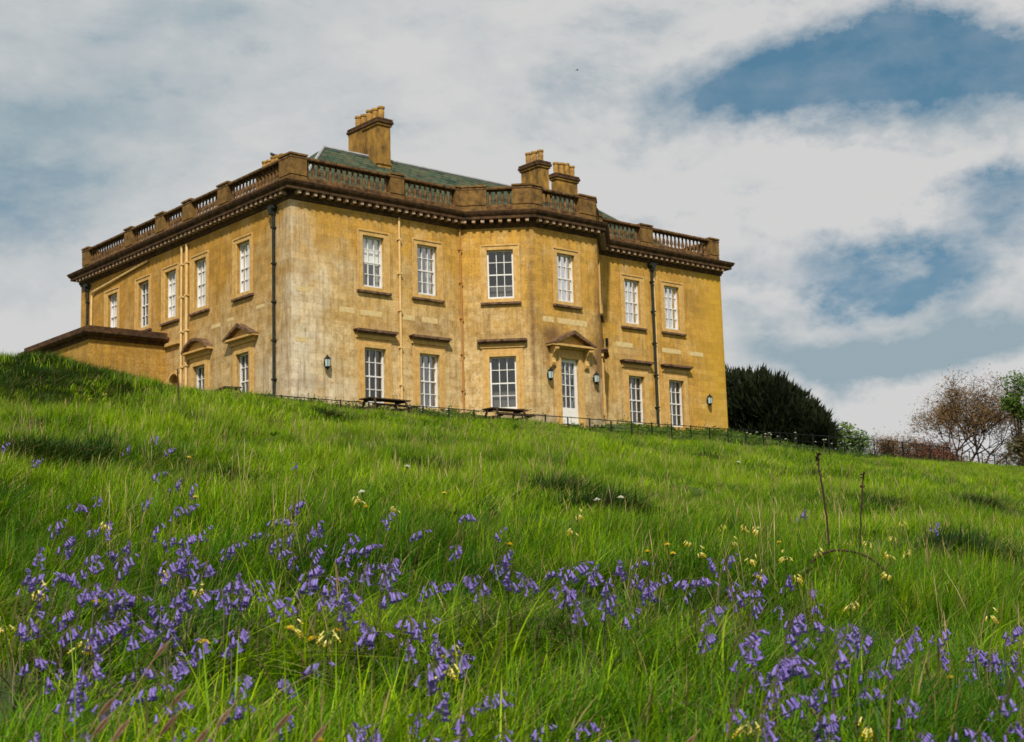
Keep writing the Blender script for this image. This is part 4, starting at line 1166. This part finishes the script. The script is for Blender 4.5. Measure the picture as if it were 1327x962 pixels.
def blades_mesh(name, n, radius, hmin, hmax, wdt, seed, segs=4, lean=(.35, -.2), droop=.55, seedheads=0, mats=None):
    """a tuft of individually curved, tapering grass blades"""
    rnd = random.Random(seed)
    V = []; Fc = []; mi = []; tint = []
    for i in range(n):
        r = radius*math.sqrt(rnd.random()); a = rnd.uniform(0, 2*PI)
        bx, by = r*math.cos(a), r*math.sin(a)
        h = rnd.uniform(hmin, hmax)*(1-.25*(r/radius)**2)
        dirn = Vector((rnd.gauss(lean[0], .45), rnd.gauss(lean[1], .45), 0))
        side = Vector((-dirn.y, dirn.x, 0)).normalized() if rnd.random() < .5 else Vector((rnd.gauss(0, 1), rnd.gauss(0, 1), 0)).normalized()
        w = wdt*rnd.uniform(.6, 1.25)
        tt = rnd.random()
        isseed = i < seedheads
        dry = rnd.random() < .10
        sg = segs
        if isseed: h *= 1.25; w *= .55; dirn *= .5
        b = len(V)
        for k in range(sg+1):
            s = k/sg
            bend = droop*s*s
            p = Vector((bx, by, 0))+dirn*h*(bend)+Vector((0, 0, h*(s-.38*droop*s*s*dirn.length)))
            ww = w*(1-s**1.6)*(.75+.5*s) if not isseed else w*(.5 if s < .7 else 1.9*(1.05-s)/.35+.3)
            if k == sg and not isseed:
                V.append(tuple(p)); tint.append(tt)
            else:
                V.append(tuple(p-side*ww*.5)); V.append(tuple(p+side*ww*.5)); tint += [tt, tt]
        for k in range(sg):
            q = b+2*k
            if k == sg-1 and not isseed: Fc.append((q, q+1, q+2))
            else: Fc.append((q, q+1, q+3, q+2))
            mi.append(1 if (isseed or dry) else 0)
    me = bpy.data.meshes.new(name); me.from_pydata(V, [], Fc)
    for m in mats: me.materials.append(m)
    me.polygons.foreach_set('material_index', mi)
    me.polygons.foreach_set('use_smooth', [True]*len(Fc))
    at = me.attributes.new('tint', 'FLOAT', 'POINT'); at.data.foreach_set('value', tint)
    return me


def grass_mat(name, c1, c2, c3, trans=.4):
    m, t, b = mat(name)
    o = t.nodes['Material Output']
    g = nd(t, 'ShaderNodeNewGeometry'); P = g.outputs['Position']
    n = noise_(t, P, .32, 5, .6).outputs['Fac']
    n2 = noise_(t, P, 1.9, 5, .65).outputs['Fac']
    a = nd(t, 'ShaderNodeAttribute', attribute_name='tint').outputs['Fac']
    f = math_(t, 'ADD', math_(t, 'MULTIPLY', ramp_(t, n, [(.40, 0), (.60, 1)]), .42), math_(t, 'MULTIPLY', math_(t, 'POWER', a, 1.3), .62))
    c = mix_(t, f, c1, c2)
    c = mix_(t, math_(t, 'MULTIPLY', ramp_(t, n2, [(.5, 0), (.68, 1)]), .7), c, c3)
    t.links.new(c, b.inputs['Base Color']); b.inputs['Roughness'].default_value = .5; b.inputs['Specular IOR Level'].default_value = .18
    tl = nd(t, 'ShaderNodeBsdfTranslucent'); t.links.new(c, tl.inputs['Color'])
    mx = nd(t, 'ShaderNodeMixShader'); mx.inputs[0].default_value = trans
    t.links.new(b.outputs[0], mx.inputs[1]); t.links.new(tl.outputs[0], mx.inputs[2]); t.links.new(mx.outputs[0], o.inputs[0])
    return m


M['grass'] = grass_mat('meadow_grass', (.022, .130, .001), (.37, .53, .003), (.010, .070, .001))
M['drygrass'] = grass_mat('dry_grass', (.24, .19, .06), (.34, .27, .10), (.18, .11, .05), .3)
M['darkgrass'] = grass_mat('dark_long_grass', (.006, .028, .001), (.03, .085, .004), (.006, .018, .002), .3)
M['weed'] = leaf_mat('weed_leaves', (.03, .10, .01), (.10, .20, .02), .45, .25, 3)
M['deepgrass'] = grass_mat('deep_green_grass', (.007, .062, .001), (.16, .34, .003), (.005, .035, .001))  # coarser deep green, with shade between the near blades painted in
GM = [M['grass'], M['drygrass']]
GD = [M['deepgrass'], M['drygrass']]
DG = [M['darkgrass'], M['drygrass']]


def hidden_coll(name, meshes):
    c = bpy.data.collections.new(name)
    for i, me in enumerate(meshes):
        c.objects.link(bpy.data.objects.new(me.name, me))
    return c


def scatter(name, P, rotz, scl, coll, m, label, group=None):
    """one object: every point of its mesh carries one tuft"""
    me = bpy.data.meshes.new(name)
    me.vertices.add(len(P)); me.vertices.foreach_set('co', np.asarray(P, 'f').ravel())
    n = len(P)
    r = np.zeros((n, 3), 'f'); r[:, 2] = rotz; r[:, 0] = np.random.RandomState(1).normal(0, .06, n); r[:, 1] = np.random.RandomState(2).normal(0, .06, n)
    a = me.attributes.new('rot', 'FLOAT_VECTOR', 'POINT'); a.data.foreach_set('vector', r.ravel())
    a = me.attributes.new('scl', 'FLOAT_VECTOR', 'POINT'); a.data.foreach_set('vector', np.asarray(scl, 'f').ravel())
    o = link(bpy.data.objects.new(name, me))
    ng = bpy.data.node_groups.new(name+'_nodes', 'GeometryNodeTree')
    ng.interface.new_socket('Geometry', in_out='INPUT', socket_type='NodeSocketGeometry')
    ng.interface.new_socket('Geometry', in_out='OUTPUT', socket_type='NodeSocketGeometry')
    gi, go = nd(ng, 'NodeGroupInput'), nd(ng, 'NodeGroupOutput')
    ci = nd(ng, 'GeometryNodeCollectionInfo'); ci.inputs['Collection'].default_value = coll
    ci.inputs['Separate Children'].default_value = True; ci.inputs['Reset Children'].default_value = True
    ip = nd(ng, 'GeometryNodeInstanceOnPoints'); ip.inputs['Pick Instance'].default_value = True
    ra = nd(ng, 'GeometryNodeInputNamedAttribute', data_type='FLOAT_VECTOR'); ra.inputs['Name'].default_value = 'rot'
    sa = nd(ng, 'GeometryNodeInputNamedAttribute', data_type='FLOAT_VECTOR'); sa.inputs['Name'].default_value = 'scl'
    er = nd(ng, 'FunctionNodeEulerToRotation')
    ng.links.new(ra.outputs[0], er.inputs[0]); ng.links.new(er.outputs[0], ip.inputs['Rotation']); ng.links.new(sa.outputs[0], ip.inputs['Scale'])
    ng.links.new(gi.outputs[0], ip.inputs['Points']); ng.links.new(ci.outputs[0], ip.inputs['Instance']); ng.links.new(ip.outputs[0], go.inputs[0])
    md = o.modifiers.new('tufts', 'NODES'); md.node_group = ng
    tag(o, label, 'grass', group, 'stuff')
    return o


rs = np.random.RandomState(11)


def wedge(d0, d1, dens, half=R_(30)):
    area = half*(d1*d1-d0*d0)
    n = int(area*dens)
    d = np.sqrt(rs.uniform(d0*d0, d1*d1, n)); a = YAW+rs.uniform(-half, half, n)
    return CX+d*np.sin(a), CY+d*np.cos(a), d


def vnoise(x, y, s, seed=0):
    """cheap smooth value noise"""
    r = np.random.RandomState(seed); T = r.rand(256, 256)
    x = x*s+500; y = y*s+500
    xi, yi = np.floor(x).astype(int), np.floor(y).astype(int); fx, fy = x-xi, y-yi
    fx = fx*fx*(3-2*fx); fy = fy*fy*(3-2*fy)
    g = lambda i, j: T[(xi+i) % 256, (yi+j) % 256]
    return (g(0, 0)*(1-fx)+g(1, 0)*fx)*(1-fy)+(g(0, 1)*(1-fx)+g(1, 1)*fx)*fy


def keep(x, y):
    """the field side of the fence, and the bank behind it, but not inside the house or on the terrace"""
    inside = ((x > -.3) & (y > -.4)) & (x < L+.4) & (y < 30)
    bay = (x > 9) & (x < 18.8) & (y > -BP-.5) & (y < 1)
    wingm = (x > WX-.3) & (x < .3) & (y > WY0-.3) & (y < WY1+.4)
    return ~(inside | bay | wingm)


TUSS = [(-21.4, -37.5, .75), (-22.7, -41.3, .55), (-23.5, -42.8, .4), (-16.8, -40.6, .7), (-21.6, -44.8, .6), (-13.2, -39.9, .8), (-26.8, -38.7, 1.2), (-20.4, -26.7, 1.4), (-21.4, -30.7, 1.0),
        (-19.5, -24.3, 1.6), (-22.0, -26.8, 2.0), (-24.6, -29.0, 2.0), (-16.0, -26.8, .8), (-27.5, -32.5, 2.0), (-22.9, -27.6, 1.6), (-21.5, -25.5, 1.5), (-23.4, -26.0, 2.0), (-20.8, -24.6, 1.4), (-25.5, -30.3, 1.6), (-24, -28, 1.8), (-21.3, -25.6, 1.6), (-20.2, -25.6, 1.2), (-20, -33, .5), (-12.5, -33, .7), (-8, -30, .7), (-16, -33.5, .4), (2, -18, .6), (-3, -26, .6), (-28.9, -42.5, .8)]


def zone(name, d0, d1, dens, meshes, label, sc=1.0, maxd=None):
    x, y, d = wedge(d0, d1, dens)
    k = keep(x, y)
    x, y, d = x[k], y[k], d[k]
    z = ground(x, y)
    hn = .50+.8*vnoise(x, y, .55, 3)*(.4+1.2*vnoise(x, y, 1.9, 5))
    hn = hn*np.where(y > -4.2, .4, 1)*np.where((y > -11) & (x < 34), .68, 1)
    # nothing tall right at the lens
    s = sc*hn*rs.uniform(.8, 1.2, len(x))
    w = sc*rs.uniform(.85, 1.15, len(x))
    S = np.c_[w, w, s]
    # tufts mostly keep the lean the wind gives them
    rot = rs.normal(-.15, .7, len(x))
    return scatter(name, np.c_[x, y, z-.02], rot, S, hidden_coll(name+'_source', meshes), GM, label)


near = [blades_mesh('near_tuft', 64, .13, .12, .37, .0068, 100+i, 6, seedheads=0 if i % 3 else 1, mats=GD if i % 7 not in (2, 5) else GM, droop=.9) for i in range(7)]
mid = [blades_mesh('middle_tuft', 80, .22, .12, .34, .0085, 200+i, 4, seedheads=2 if i % 3 == 0 else 0, mats=GD if i == 1 else GM, droop=.8) for i in range(6)]
far = [blades_mesh('distant_tuft', 120, .48, .10, .36, .022, 300+i, 3, seedheads=2 if i % 3 == 0 else 0, mats=GM, droop=.8) for i in range(5)]
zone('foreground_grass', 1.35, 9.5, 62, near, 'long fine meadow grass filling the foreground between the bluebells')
zone('middle_grass', 9.2, 26, 24, mid, 'yellow green meadow grass over the middle of the slope')
zone('distant_grass', 25.5, 100, 6.5, far, 'bright meadow grass on the upper slope below the fence')

# long arching blades in the middle foreground and here and there
lg = [blades_mesh('arching_tuft', 26, .10, .38, .60, .0085, 500+i, 8, mats=GM, droop=1.5, lean=(.55, -.35)) for i in range(4)]
lx, ly = [], []
for cx_, cy_, r_, n_ in ((-29.15, -47.55, .45, 16), (-28.6, -47.3, .6, 14), (-29.9, -48.1, .5, 8), (-28.3, -48.4, .6, 9), (-27.3, -46.6, .8, 10), (-30.3, -46.6, .8, 8), (-28.6, -44.6, 1.2, 10), (-25.5, -45.8, 1.0, 10), (-26.6, -48.6, .8, 9)):
    for _ in range(n_): lx.append(cx_+rs.normal(0, r_*.6)); ly.append(cy_+rs.normal(0, r_*.6))
lx, ly = np.array(lx), np.array(ly); kk = np.hypot(lx-CX, ly-CY) > 2.9; lx, ly = lx[kk], ly[kk]
ss = rs.uniform(.6, .95, len(lx))
scatter('long_arching_grass', np.c_[lx, ly, ground(lx, ly)-.02], rs.normal(0, 1.2, len(lx)), np.c_[ss, ss, ss], hidden_coll('arching_source', lg), GM, 'long arching grass blades rising above the shorter meadow in the foreground')

# broad-leaved weeds and dead thatch mixed into the sward
wm = []
for i in range(4):
    rn = random.Random(700+i); m_ = MB()
    for k in range(rn.randint(7, 12)):
        a = rn.uniform(0, 2*PI); dv = Vector((math.cos(a), math.sin(a), 0)); sv = Vector((-dv.y, dv.x, 0)); ln = rn.uniform(.10, .2); w = ln*.2; up_ = rn.uniform(.5, 1.3)
        P4 = [dv*ln*t_+Vector((0, 0, ln*up_*(t_-.45*t_*t_))) for t_ in (0, .3, .65, 1)]
        for (p_, q_), (w0, w1) in zip(zip(P4, P4[1:]), ((.2, 1), (1, .8), (.8, .05))): m_.face([p_-sv*w*w0, p_+sv*w*w0, q_+sv*w*w1, q_-sv*w*w1])
    me = bpy.data.meshes.new('broad_leaf_weed'); me.from_pydata(m_.v, [], m_.f); me.materials.append(M['weed']); wm.append(me)
x, y, d = wedge(4.5, 36, 2.2); k = (vnoise(x, y, .8, 9) > .5) & keep(x, y); x, y = x[k], y[k]
s = rs.uniform(.30, .62, len(x))
scatter('meadow_weeds', np.c_[x, y, ground(x, y)+.03], rs.uniform(0, 6, len(x)), np.c_[s, s, s], hidden_coll('weed_source', wm), None, 'broad leaved weeds and docks growing through the meadow grass')
th = [blades_mesh('thatch_tuft', 16, .10, .22, .46, .0042, 600+i, 5, seedheads=7, mats=[M['drygrass'], M['seed']], droop=.5) for i in range(4)]
x, y, d = wedge(2.8, 55, .9); k = (vnoise(x, y, .6, 21) > .42) & keep(x, y); x, y, d = x[k], y[k], d[k]
s = rs.uniform(.6, 1.1, len(x))*np.where(d > 18, 1.2, 1)
scatter('dry_stems', np.c_[x, y, ground(x, y)], rs.uniform(0, 6, len(x)), np.c_[s, s, s], hidden_coll('thatch_source', th), None, 'thin dry brown flowering grass stems standing above the green sward')

# darker tussocks of long grass
dk = [blades_mesh('dark_tuft', 90, .20, .15, .42, .010, 400+i, 4, mats=DG, droop=1.0, lean=(.5, -.25)) for i in range(4)]
tx, ty, ts_ = [], [], []
for (cx_, cy_, r_) in TUSS:
    n = int(30*r_*r_*3.2+20)
    a = rs.uniform(0, 2*PI, n); q = np.abs(rs.normal(0, .5, n))
    tx += list(cx_+r_*q*np.cos(a)*1.2); ty += list(cy_+r_*q*np.sin(a)*.9); ts_ += list((.7+.35*np.exp(-q*q*2))*rs.uniform(.7, 1.15, n))
dd = np.sqrt(rs.uniform(3.0**2, 48**2, 900)); aa = YAW+rs.uniform(-.5, .5, 900)
for d_, a_ in zip(dd, aa):
    x_, y_ = CX+d_*math.sin(a_), CY+d_*math.cos(a_)
    if y_ > -5.5: continue
    r__ = rs.uniform(.05, .3)
    for _ in range(rs.randint(1, 7)): tx.append(x_+rs.normal(0, r__*1.4)); ty.append(y_+rs.normal(0, r__)); ts_.append(rs.uniform(.4, .8))
tx, ty, ts_ = map(np.array, (tx, ty, ts_))
kk = np.hypot(tx-CX, ty-CY) > 2.6
tx, ty, ts_ = tx[kk], ty[kk], ts_[kk]
scatter('dark_tussocks', np.c_[tx, ty, ground(tx, ty)-.02], rs.normal(0, .6, len(tx)), np.c_[ts_, ts_, ts_], hidden_coll('tussock_source', dk), DG, 'dark coarse tussocks of long grass dotted over the slope and the left mound')

# low herbs on the terrace bank behind the fence
hb = [MB() for _ in range(3)]
for i, m_ in enumerate(hb):
    rn = random.Random(50+i)
    for _ in range(60):
        leaf_cards(m_, Vector((rn.gauss(0, .2), rn.gauss(0, .2), abs(rn.gauss(0, .12)))), .07, rn)
hmesh = []
for i, m_ in enumerate(hb):
    me = bpy.data.meshes.new('bank_herb'); me.from_pydata(m_.v, [], m_.f); me.materials.append(M['green_leaf']); hmesh.append(me)
x = rs.uniform(-10, 48, 2600); y = np.where(rs.rand(2600) < .6, rs.uniform(-5.2, -.3, 2600), rs.uniform(-4.6, 3, 2600))
k = keep(x, y); x, y = x[k], y[k]
s = rs.uniform(.4, 1.1, len(x))
o = scatter('bank_plants', np.c_[x, y, ground(x, y)], rs.uniform(0, 6, len(x)), np.c_[s, s, s], hidden_coll('herb_source', hmesh), None, 'low leafy ground cover on the bank between fence and house')
o['category'] = 'ground cover'


# ---- flowers that one could count: each plant its own object
def bell_profile(mb, c, d, size, rnd, mi=0):
    """a hanging bell: six-sided tube with curled-back tips, opening along d"""
    d = d.normalized(); a = d.orthogonal().normalized(); b = d.cross(a)
    ph = rnd.uniform(0, 1)
    rings = [(.08, 0), (.20, .12), (.25, .4), (.24, .75), (.36, .95), (.62, 1.02), (.70, .92)]
    base = len(mb.v); n = 6
    for j, (r, h) in enumerate(rings):
        for k in range(n):
            an = 2*PI*(k+ph)/n
            mb.v.append(tuple(c+d*h*size+(a*math.cos(an)+b*math.sin(an))*r*size*.62))
    for j in range(4):
        for k in range(n):
            k2 = (k+1) % n
            mb.f.append((base+j*n+k, base+j*n+k2, base+(j+1)*n+k2, base+(j+1)*n+k)); mb.m.append(mi)
    for k in range(n):   # separate pointed lobes
        k2 = (k+1) % n
        m4 = len(mb.v)
        an = 2*PI*(k+.5+ph)/n; rad = a*math.cos(an)+b*math.sin(an)
        mb.v.append(tuple(c+d*1.0*size+rad*.62*size*.66)); mb.v.append(tuple(c+d*.84*size+rad*.74*size*.66))
        mb.f.append((base+4*n+k, base+4*n+k2, m4)); mb.m.append(mi)
        mb.f.append((base+4*n+k, m4, m4+1)); mb.m.append(mi)
        mb.f.append((base+4*n+k2, m4+1, m4)); mb.m.append(mi)


def raw(mb, name, m, parent=None):
    me = bpy.data.meshes.new(name); me.from_pydata(mb.v, [], mb.f); me.materials.append(m)
    me.polygons.foreach_set('use_smooth', [True]*len(mb.f))
    return link(bpy.data.objects.new(name, me), parent)


def make_bluebell(seed):
    rnd = random.Random(seed)
    r = empty('bluebell')
    H = rnd.uniform(.29, .37); lean = rnd.uniform(.0, .07); nod = rnd.choice((.015, .03, .03, .05, .075))
    pts = []
    for i in range(12):
        s = i/11
        x = lean*s*s+nod*max(0, (s-.62)/.38)**1.6
        z = H*(s-.17*max(0, (s-.72)/.28)**2*(nod/.05))
        pts.append(Vector((x, .01*math.sin(s*3+seed), z)))
    mb = MB(); mb.tube(pts, [.0028-.0014*i/11 for i in range(12)], 5)
    for k in range(3):  # strap leaves at the foot
        a = rnd.uniform(0, 2*PI); dv = Vector((math.cos(a), math.sin(a), 0)); sd_ = Vector((-dv.y, dv.x, 0))*.005
        b0 = len(mb.v)
        for i in range(5):
            s = i/4; p = dv*(.16*s*s)+Vector((0, 0, .22*s-.08*s*s)); w = (1-s*.8)
            mb.v += [tuple(p-sd_*w), tuple(p+sd_*w)]
        for i in range(4): mb.f.append((b0+2*i, b0+2*i+1, b0+2*i+3, b0+2*i+2)); mb.m.append(0)
    nb = rnd.randint(6, 10)
    bells = []
    for i in range(nb):
        s = .75+.25*(i/(nb-1))**.9; f = s*11; j = min(10, int(f)); p = pts[j].lerp(pts[j+1], f-j)
        side = rnd.gauss(0, 1.3); ln = rnd.uniform(.006, .012)
        out = Vector((rnd.choice((1, 1, -.6)), side, .25)).normalized()
        q = p+out*ln; q2 = q+Vector((out.x*.006, out.y*.006, -.006))
        mb.tube([p, q, q2], .0011, 3, cap=False)
        size = rnd.uniform(.018, .027)*(1 if i < nb-2 else .65)
        d = Vector((out.x*rnd.uniform(.2, .8), out.y*rnd.uniform(.2, .8), -1+(.7 if i > nb-3 else 0)))
        bells.append((q2, d, size))
    raw(mb, 'stem', M['bellstem'], r)
    for q, d, size in bells:
        fm = MB(); bell_profile(fm, q, d, size*1.25, rnd); raw(fm, 'flower', M['petal'], r)
    return r


def copy_tree(o, parent=None):
    c = o.copy(); link(c, parent)
    for ch in o.children: copy_tree(ch, c)
    return c


BL = ['slender bluebell standing alone in the grass high on the left of the slope', 'small solitary bluebell among the yellow green grass right of centre, above the main drift',
      'violet bluebell in the dense drift on the left of the meadow', 'violet bluebell among brown seed heads in the near left corner',
      'violet bluebell in the thick drift left of centre, below the near window corner', 'out of focus violet bluebell along the near edge left of centre',
      'violet bluebell beside the long arching grass in the middle of the meadow', 'near violet bluebell below the long arching grass at the middle',
      'upright bluebell in the row right of centre, short of the arching bramble', 'near bluebell low in the long grass right of centre',
      'bluebell in the loose clumps on the right below the arching bramble', 'near bluebell in the lower right corner of the meadow']
protos = [make_bluebell(60+i) for i in range(9)]
used = [False]*9
rnd = random.Random(5)
for i, (x, y, g_) in enumerate(BLUEBELLS):
    k = i % 9
    if not used[k]: o = protos[k]; used[k] = True
    else: o = copy_tree(protos[k])
    d = math.hypot(x-CX, y-CY)
    o.location = (x, y, gz(x, y))
    # heads nod to the right, downwind, with some spread
    o.rotation_euler = (rnd.gauss(0, .12), rnd.gauss(0, .12), rnd.gauss(-.7, .9))
    s = rnd.uniform(.8, 1.12)*(1.15 if d > 9 else 1)*(.82 if d < 3.6 else 1)
    o.scale = (s, s, s)
    tag(o, BL[g_], 'bluebell', 'bluebells, '+BL[g_].partition('bluebell ')[2])


def make_cowslip(seed):
    rnd = random.Random(seed); r = empty('cowslip')
    H = rnd.uniform(.2, .26)
    mb = MB(); mb.tube([(0, 0, 0), (.005, .003, H*.5), (.012, 0, H)], [.0028, .0024, .002], 5)
    bl = []
    for i in range(9):
        a = rnd.gauss(-.3, 1.3); out = Vector((math.cos(a), math.sin(a), rnd.gauss(.1, .7))); q = Vector((.012, 0, H))+out*rnd.uniform(.008, .020)
        mb.tube([(.012, 0, H), q], .001, 3, cap=False); bl.append((q, Vector((out.x*.6, out.y*.6, -.7))))
    for k in range(6):
        a = k*PI/3+rnd.uniform(-.2, .2); dv = Vector((math.cos(a), math.sin(a), 0)); sd_ = Vector((-dv.y, dv.x, 0))*.016
        mb.face([dv*.01, dv*.05-sd_+Vector((0, 0, .02)), dv*.10+Vector((0, 0, .015)), dv*.05+sd_+Vector((0, 0, .02))])
    raw(mb, 'stem', M['herb'], r)
    fm = MB(); ym = MB()
    for q, d in bl: bell_profile(fm, q, d, .017, rnd)
    raw(fm, 'flower_head', M['paleyellow'], r)
    for q, d in bl: bell_profile(ym, q+d.normalized()*.016, d, .009, rnd)
    raw(ym, 'petals', M['yellow'], r)
    return r


def make_dandelion(seed, mt, name):
    rnd = random.Random(seed); r = empty(name)
    H = .2
    mb = MB(); mb.tube([(0, 0, 0), (.004, .002, H*.5), (.01, 0, H)], .002, 5); mb.lathe((.01, 0, H-.008), [(.003, 0), (.007, .004), (.006, .01)], 6)
    raw(mb, 'stem', M['herb'], r)
    fm = MB(); c = Vector((.01, 0, H))
    for ring, (rr, zz, n) in enumerate(((.021, .002, 18), (.016, .006, 14), (.010, .009, 10), (.005, .011, 6))):
        for k in range(n):
            a = 2*PI*(k+rnd.random()*.4)/n; dv = Vector((math.cos(a), math.sin(a), 0)); s_ = Vector((-dv.y, dv.x, 0))*.0025
            fm.face([c+Vector((0, 0, zz-.002)), c+dv*rr*.6-s_+Vector((0, 0, zz)), c+dv*rr+Vector((0, 0, zz+.002)), c+dv*rr*.6+s_+Vector((0, 0, zz))])
    raw(fm, 'flower_head', mt, r)
    return r


def place(proto, tbl, lab, cat, grp_, sc=(1, 1.3), seed=1, nearlab=None):
    rn = random.Random(seed); first = True
    for row in tbl:
        o = proto[rn.randrange(len(proto))]
        if o.get('category'): o = copy_tree(o)
        d = math.hypot(row[0]-CX, row[1]-CY)
        o.location = (row[0], row[1], gz(row[0], row[1])); o.rotation_euler = (rn.gauss(0, .15), rn.gauss(0, .15), rn.uniform(0, 6.28))
        s = rn.uniform(*sc)*(1.25 if d > 12 else 1); o.scale = (s, s, s)
        isnear = d < 4.2
        tag(o, (nearlab if isnear and nearlab else lab), cat, (grp_+' close to the camera' if isnear and nearlab else grp_))
    for p in proto:
        if not p.get('category'):
            for ch in list(p.children): bpy.data.objects.remove(ch)
            bpy.data.objects.remove(p)


place([make_cowslip(i) for i in range(3)], COWSLIPS, 'pale yellow cowslip scattered further up the meadow', 'cowslip', 'cowslips', (.85, 1.15), 2, 'pale yellow cowslip close to the camera among the near bluebells')
place([make_dandelion(i, M['yellow'], 'dandelion') for i in range(2)], DANDELIONS, 'bright yellow dandelion dotted in the meadow grass', 'dandelion', 'dandelions', (.9, 1.1), 3, 'bright yellow dandelion close to the camera among the near bluebells')
place([make_dandelion(i, M['whitepetal'], 'white_flower') for i in range(2)], WHITES, 'small white flower on the open slope above the bluebells', 'white flower', 'white meadow flowers', (1.2, 1.6), 4)

# white narcissi on the bank behind the fence
rn = random.Random(8)
NA = []
for _ in range(46):
    x = rn.choice((rn.uniform(10, 21), rn.uniform(24, 36), rn.uniform(2, 6), rn.uniform(26, 34))); NA.append((round(x, 2), round(rn.uniform(-4.2, -2.9 if x < 28 else -1.5), 2)))
place([make_dandelion(i, M['whitepetal'], 'narcissus') for i in range(2)], [n for n in NA if keep(np.array([n[0]]), np.array([n[1]]))[0]], 'white narcissus on the bank between the iron fence and the house', 'narcissus', 'narcissi behind the fence', (2.2, 3.4), 5)

# brown grass seed heads at the near left
for i, (x, y) in enumerate(SEEDS):
    rn = random.Random(i+90)
    r = empty('grass_seed_head', (x, y, gz(x, y)), rn.gauss(-.4, .3))
    H = .40*rn.uniform(.85, 1.08)
    P_ = [Vector((.16*s*s, .02*s, H*(s-.08*s*s))) for s in (0, .3, .6, .85, 1)]
    mb = MB(); mb.tube(P_, [.0016, .0014, .0012, .001, .001], 5); mb.build('stem', [M['seed']], r)
    hd = MB(); d = (P_[-1]-P_[-2]).normalized()
    for k in range(130):
        s = k/130; c_ = P_[3]+d*(.045*s); a = d.orthogonal().normalized(); a.rotate(Matrix.Rotation(k*2.4, 3, d))
        rr = .006*math.sin(PI*(.12+.86*s)); hd.face([c_, c_+a*rr*.8+d*.004, c_+a*rr*1.0+d*.009, c_+a*rr*.2+d*.007])
    raw(hd, 'seed_spike', M['seed'], r)
    tag(r, 'brown grass seed head leaning over the near left corner', 'seed head', 'brown grass seed heads')

# dead stalks and the arching bramble
TWIG = simple('dead_stem', (.055, .025, .018), .9, .3, 8)


def stalk(name, pts, r0, r1, label, cat, knots=()):
    g0 = pts[-1]; e = empty(name, (g0[0], g0[1], gz(g0[0], g0[1])))
    P_ = [Vector(p)-e.location for p in pts]+[Vector((0, 0, -.02))]
    fine = []
    for j in range(len(P_)-1):
        q0, q1, q2, q3 = P_[max(j-1, 0)], P_[j], P_[j+1], P_[min(j+2, len(P_)-1)]
        for k in range(5):
            u_ = k/5
            fine.append(.5*((2*q1)+(q2-q0)*u_+(2*q0-5*q1+4*q2-q3)*u_*u_+(3*q1-q0-3*q2+q3)*u_**3)+Vector((random.gauss(0, .0015), random.gauss(0, .0015), 0)))
    fine.append(P_[-1])
    mb = MB(); mb.tube(fine, [r1+(r0-r1)*i/(len(fine)-1) for i in range(len(fine))], 6); mb.build('stem', [TWIG], e)
    hd = MB()
    for t_ in knots:
        c_ = fine[int(t_*(len(fine)-1))]
        for k in range(5):
            v = Vector((random.gauss(0, 1), random.gauss(0, 1), random.gauss(.8, .6))).normalized()
            hd.tube([c_, c_+v*.014, c_+v*.022], [.003, .005, .001], 4)
    if knots: hd.build('bud', [TWIG], e)
    tag(e, label, cat)
    return e



stalk('dead_stalk', [(-24.89, -46.07, -7.16), (-24.88, -46.06, -7.23), (-24.86, -46.06, -7.34), (-24.82, -46.05, -7.53), (-24.79, -46.03, -7.78), (-24.79, -46.03, -7.95)], .0075, .005,
      'tall dead stalk leaning left above the arching bramble', 'dead stalk', (.02, .05, .09, .13, .17))
stalk('dead_stalk', [(-24.67, -46.23, -7.27), (-24.67, -46.21, -7.4), (-24.66, -46.17, -7.63), (-24.65, -46.13, -7.86), (-24.65, -46.12, -7.98)], .0075, .0045,
      'tall upright dead stalk with a knobbly tip, right of the leaning one', 'dead stalk', (.04, .1, .16, .3))
stalk('bramble', [(-25.34, -46.87, -7.95), (-25.39, -46.83, -7.86), (-25.47, -46.77, -7.785), (-25.57, -46.69, -7.755), (-25.64, -46.62, -7.775), (-25.69, -46.56, -7.85), (-25.71, -46.53, -7.95)], .009, .006,
      'reddish bramble stem arching low over the grass in front of the dead stalks', 'bramble')
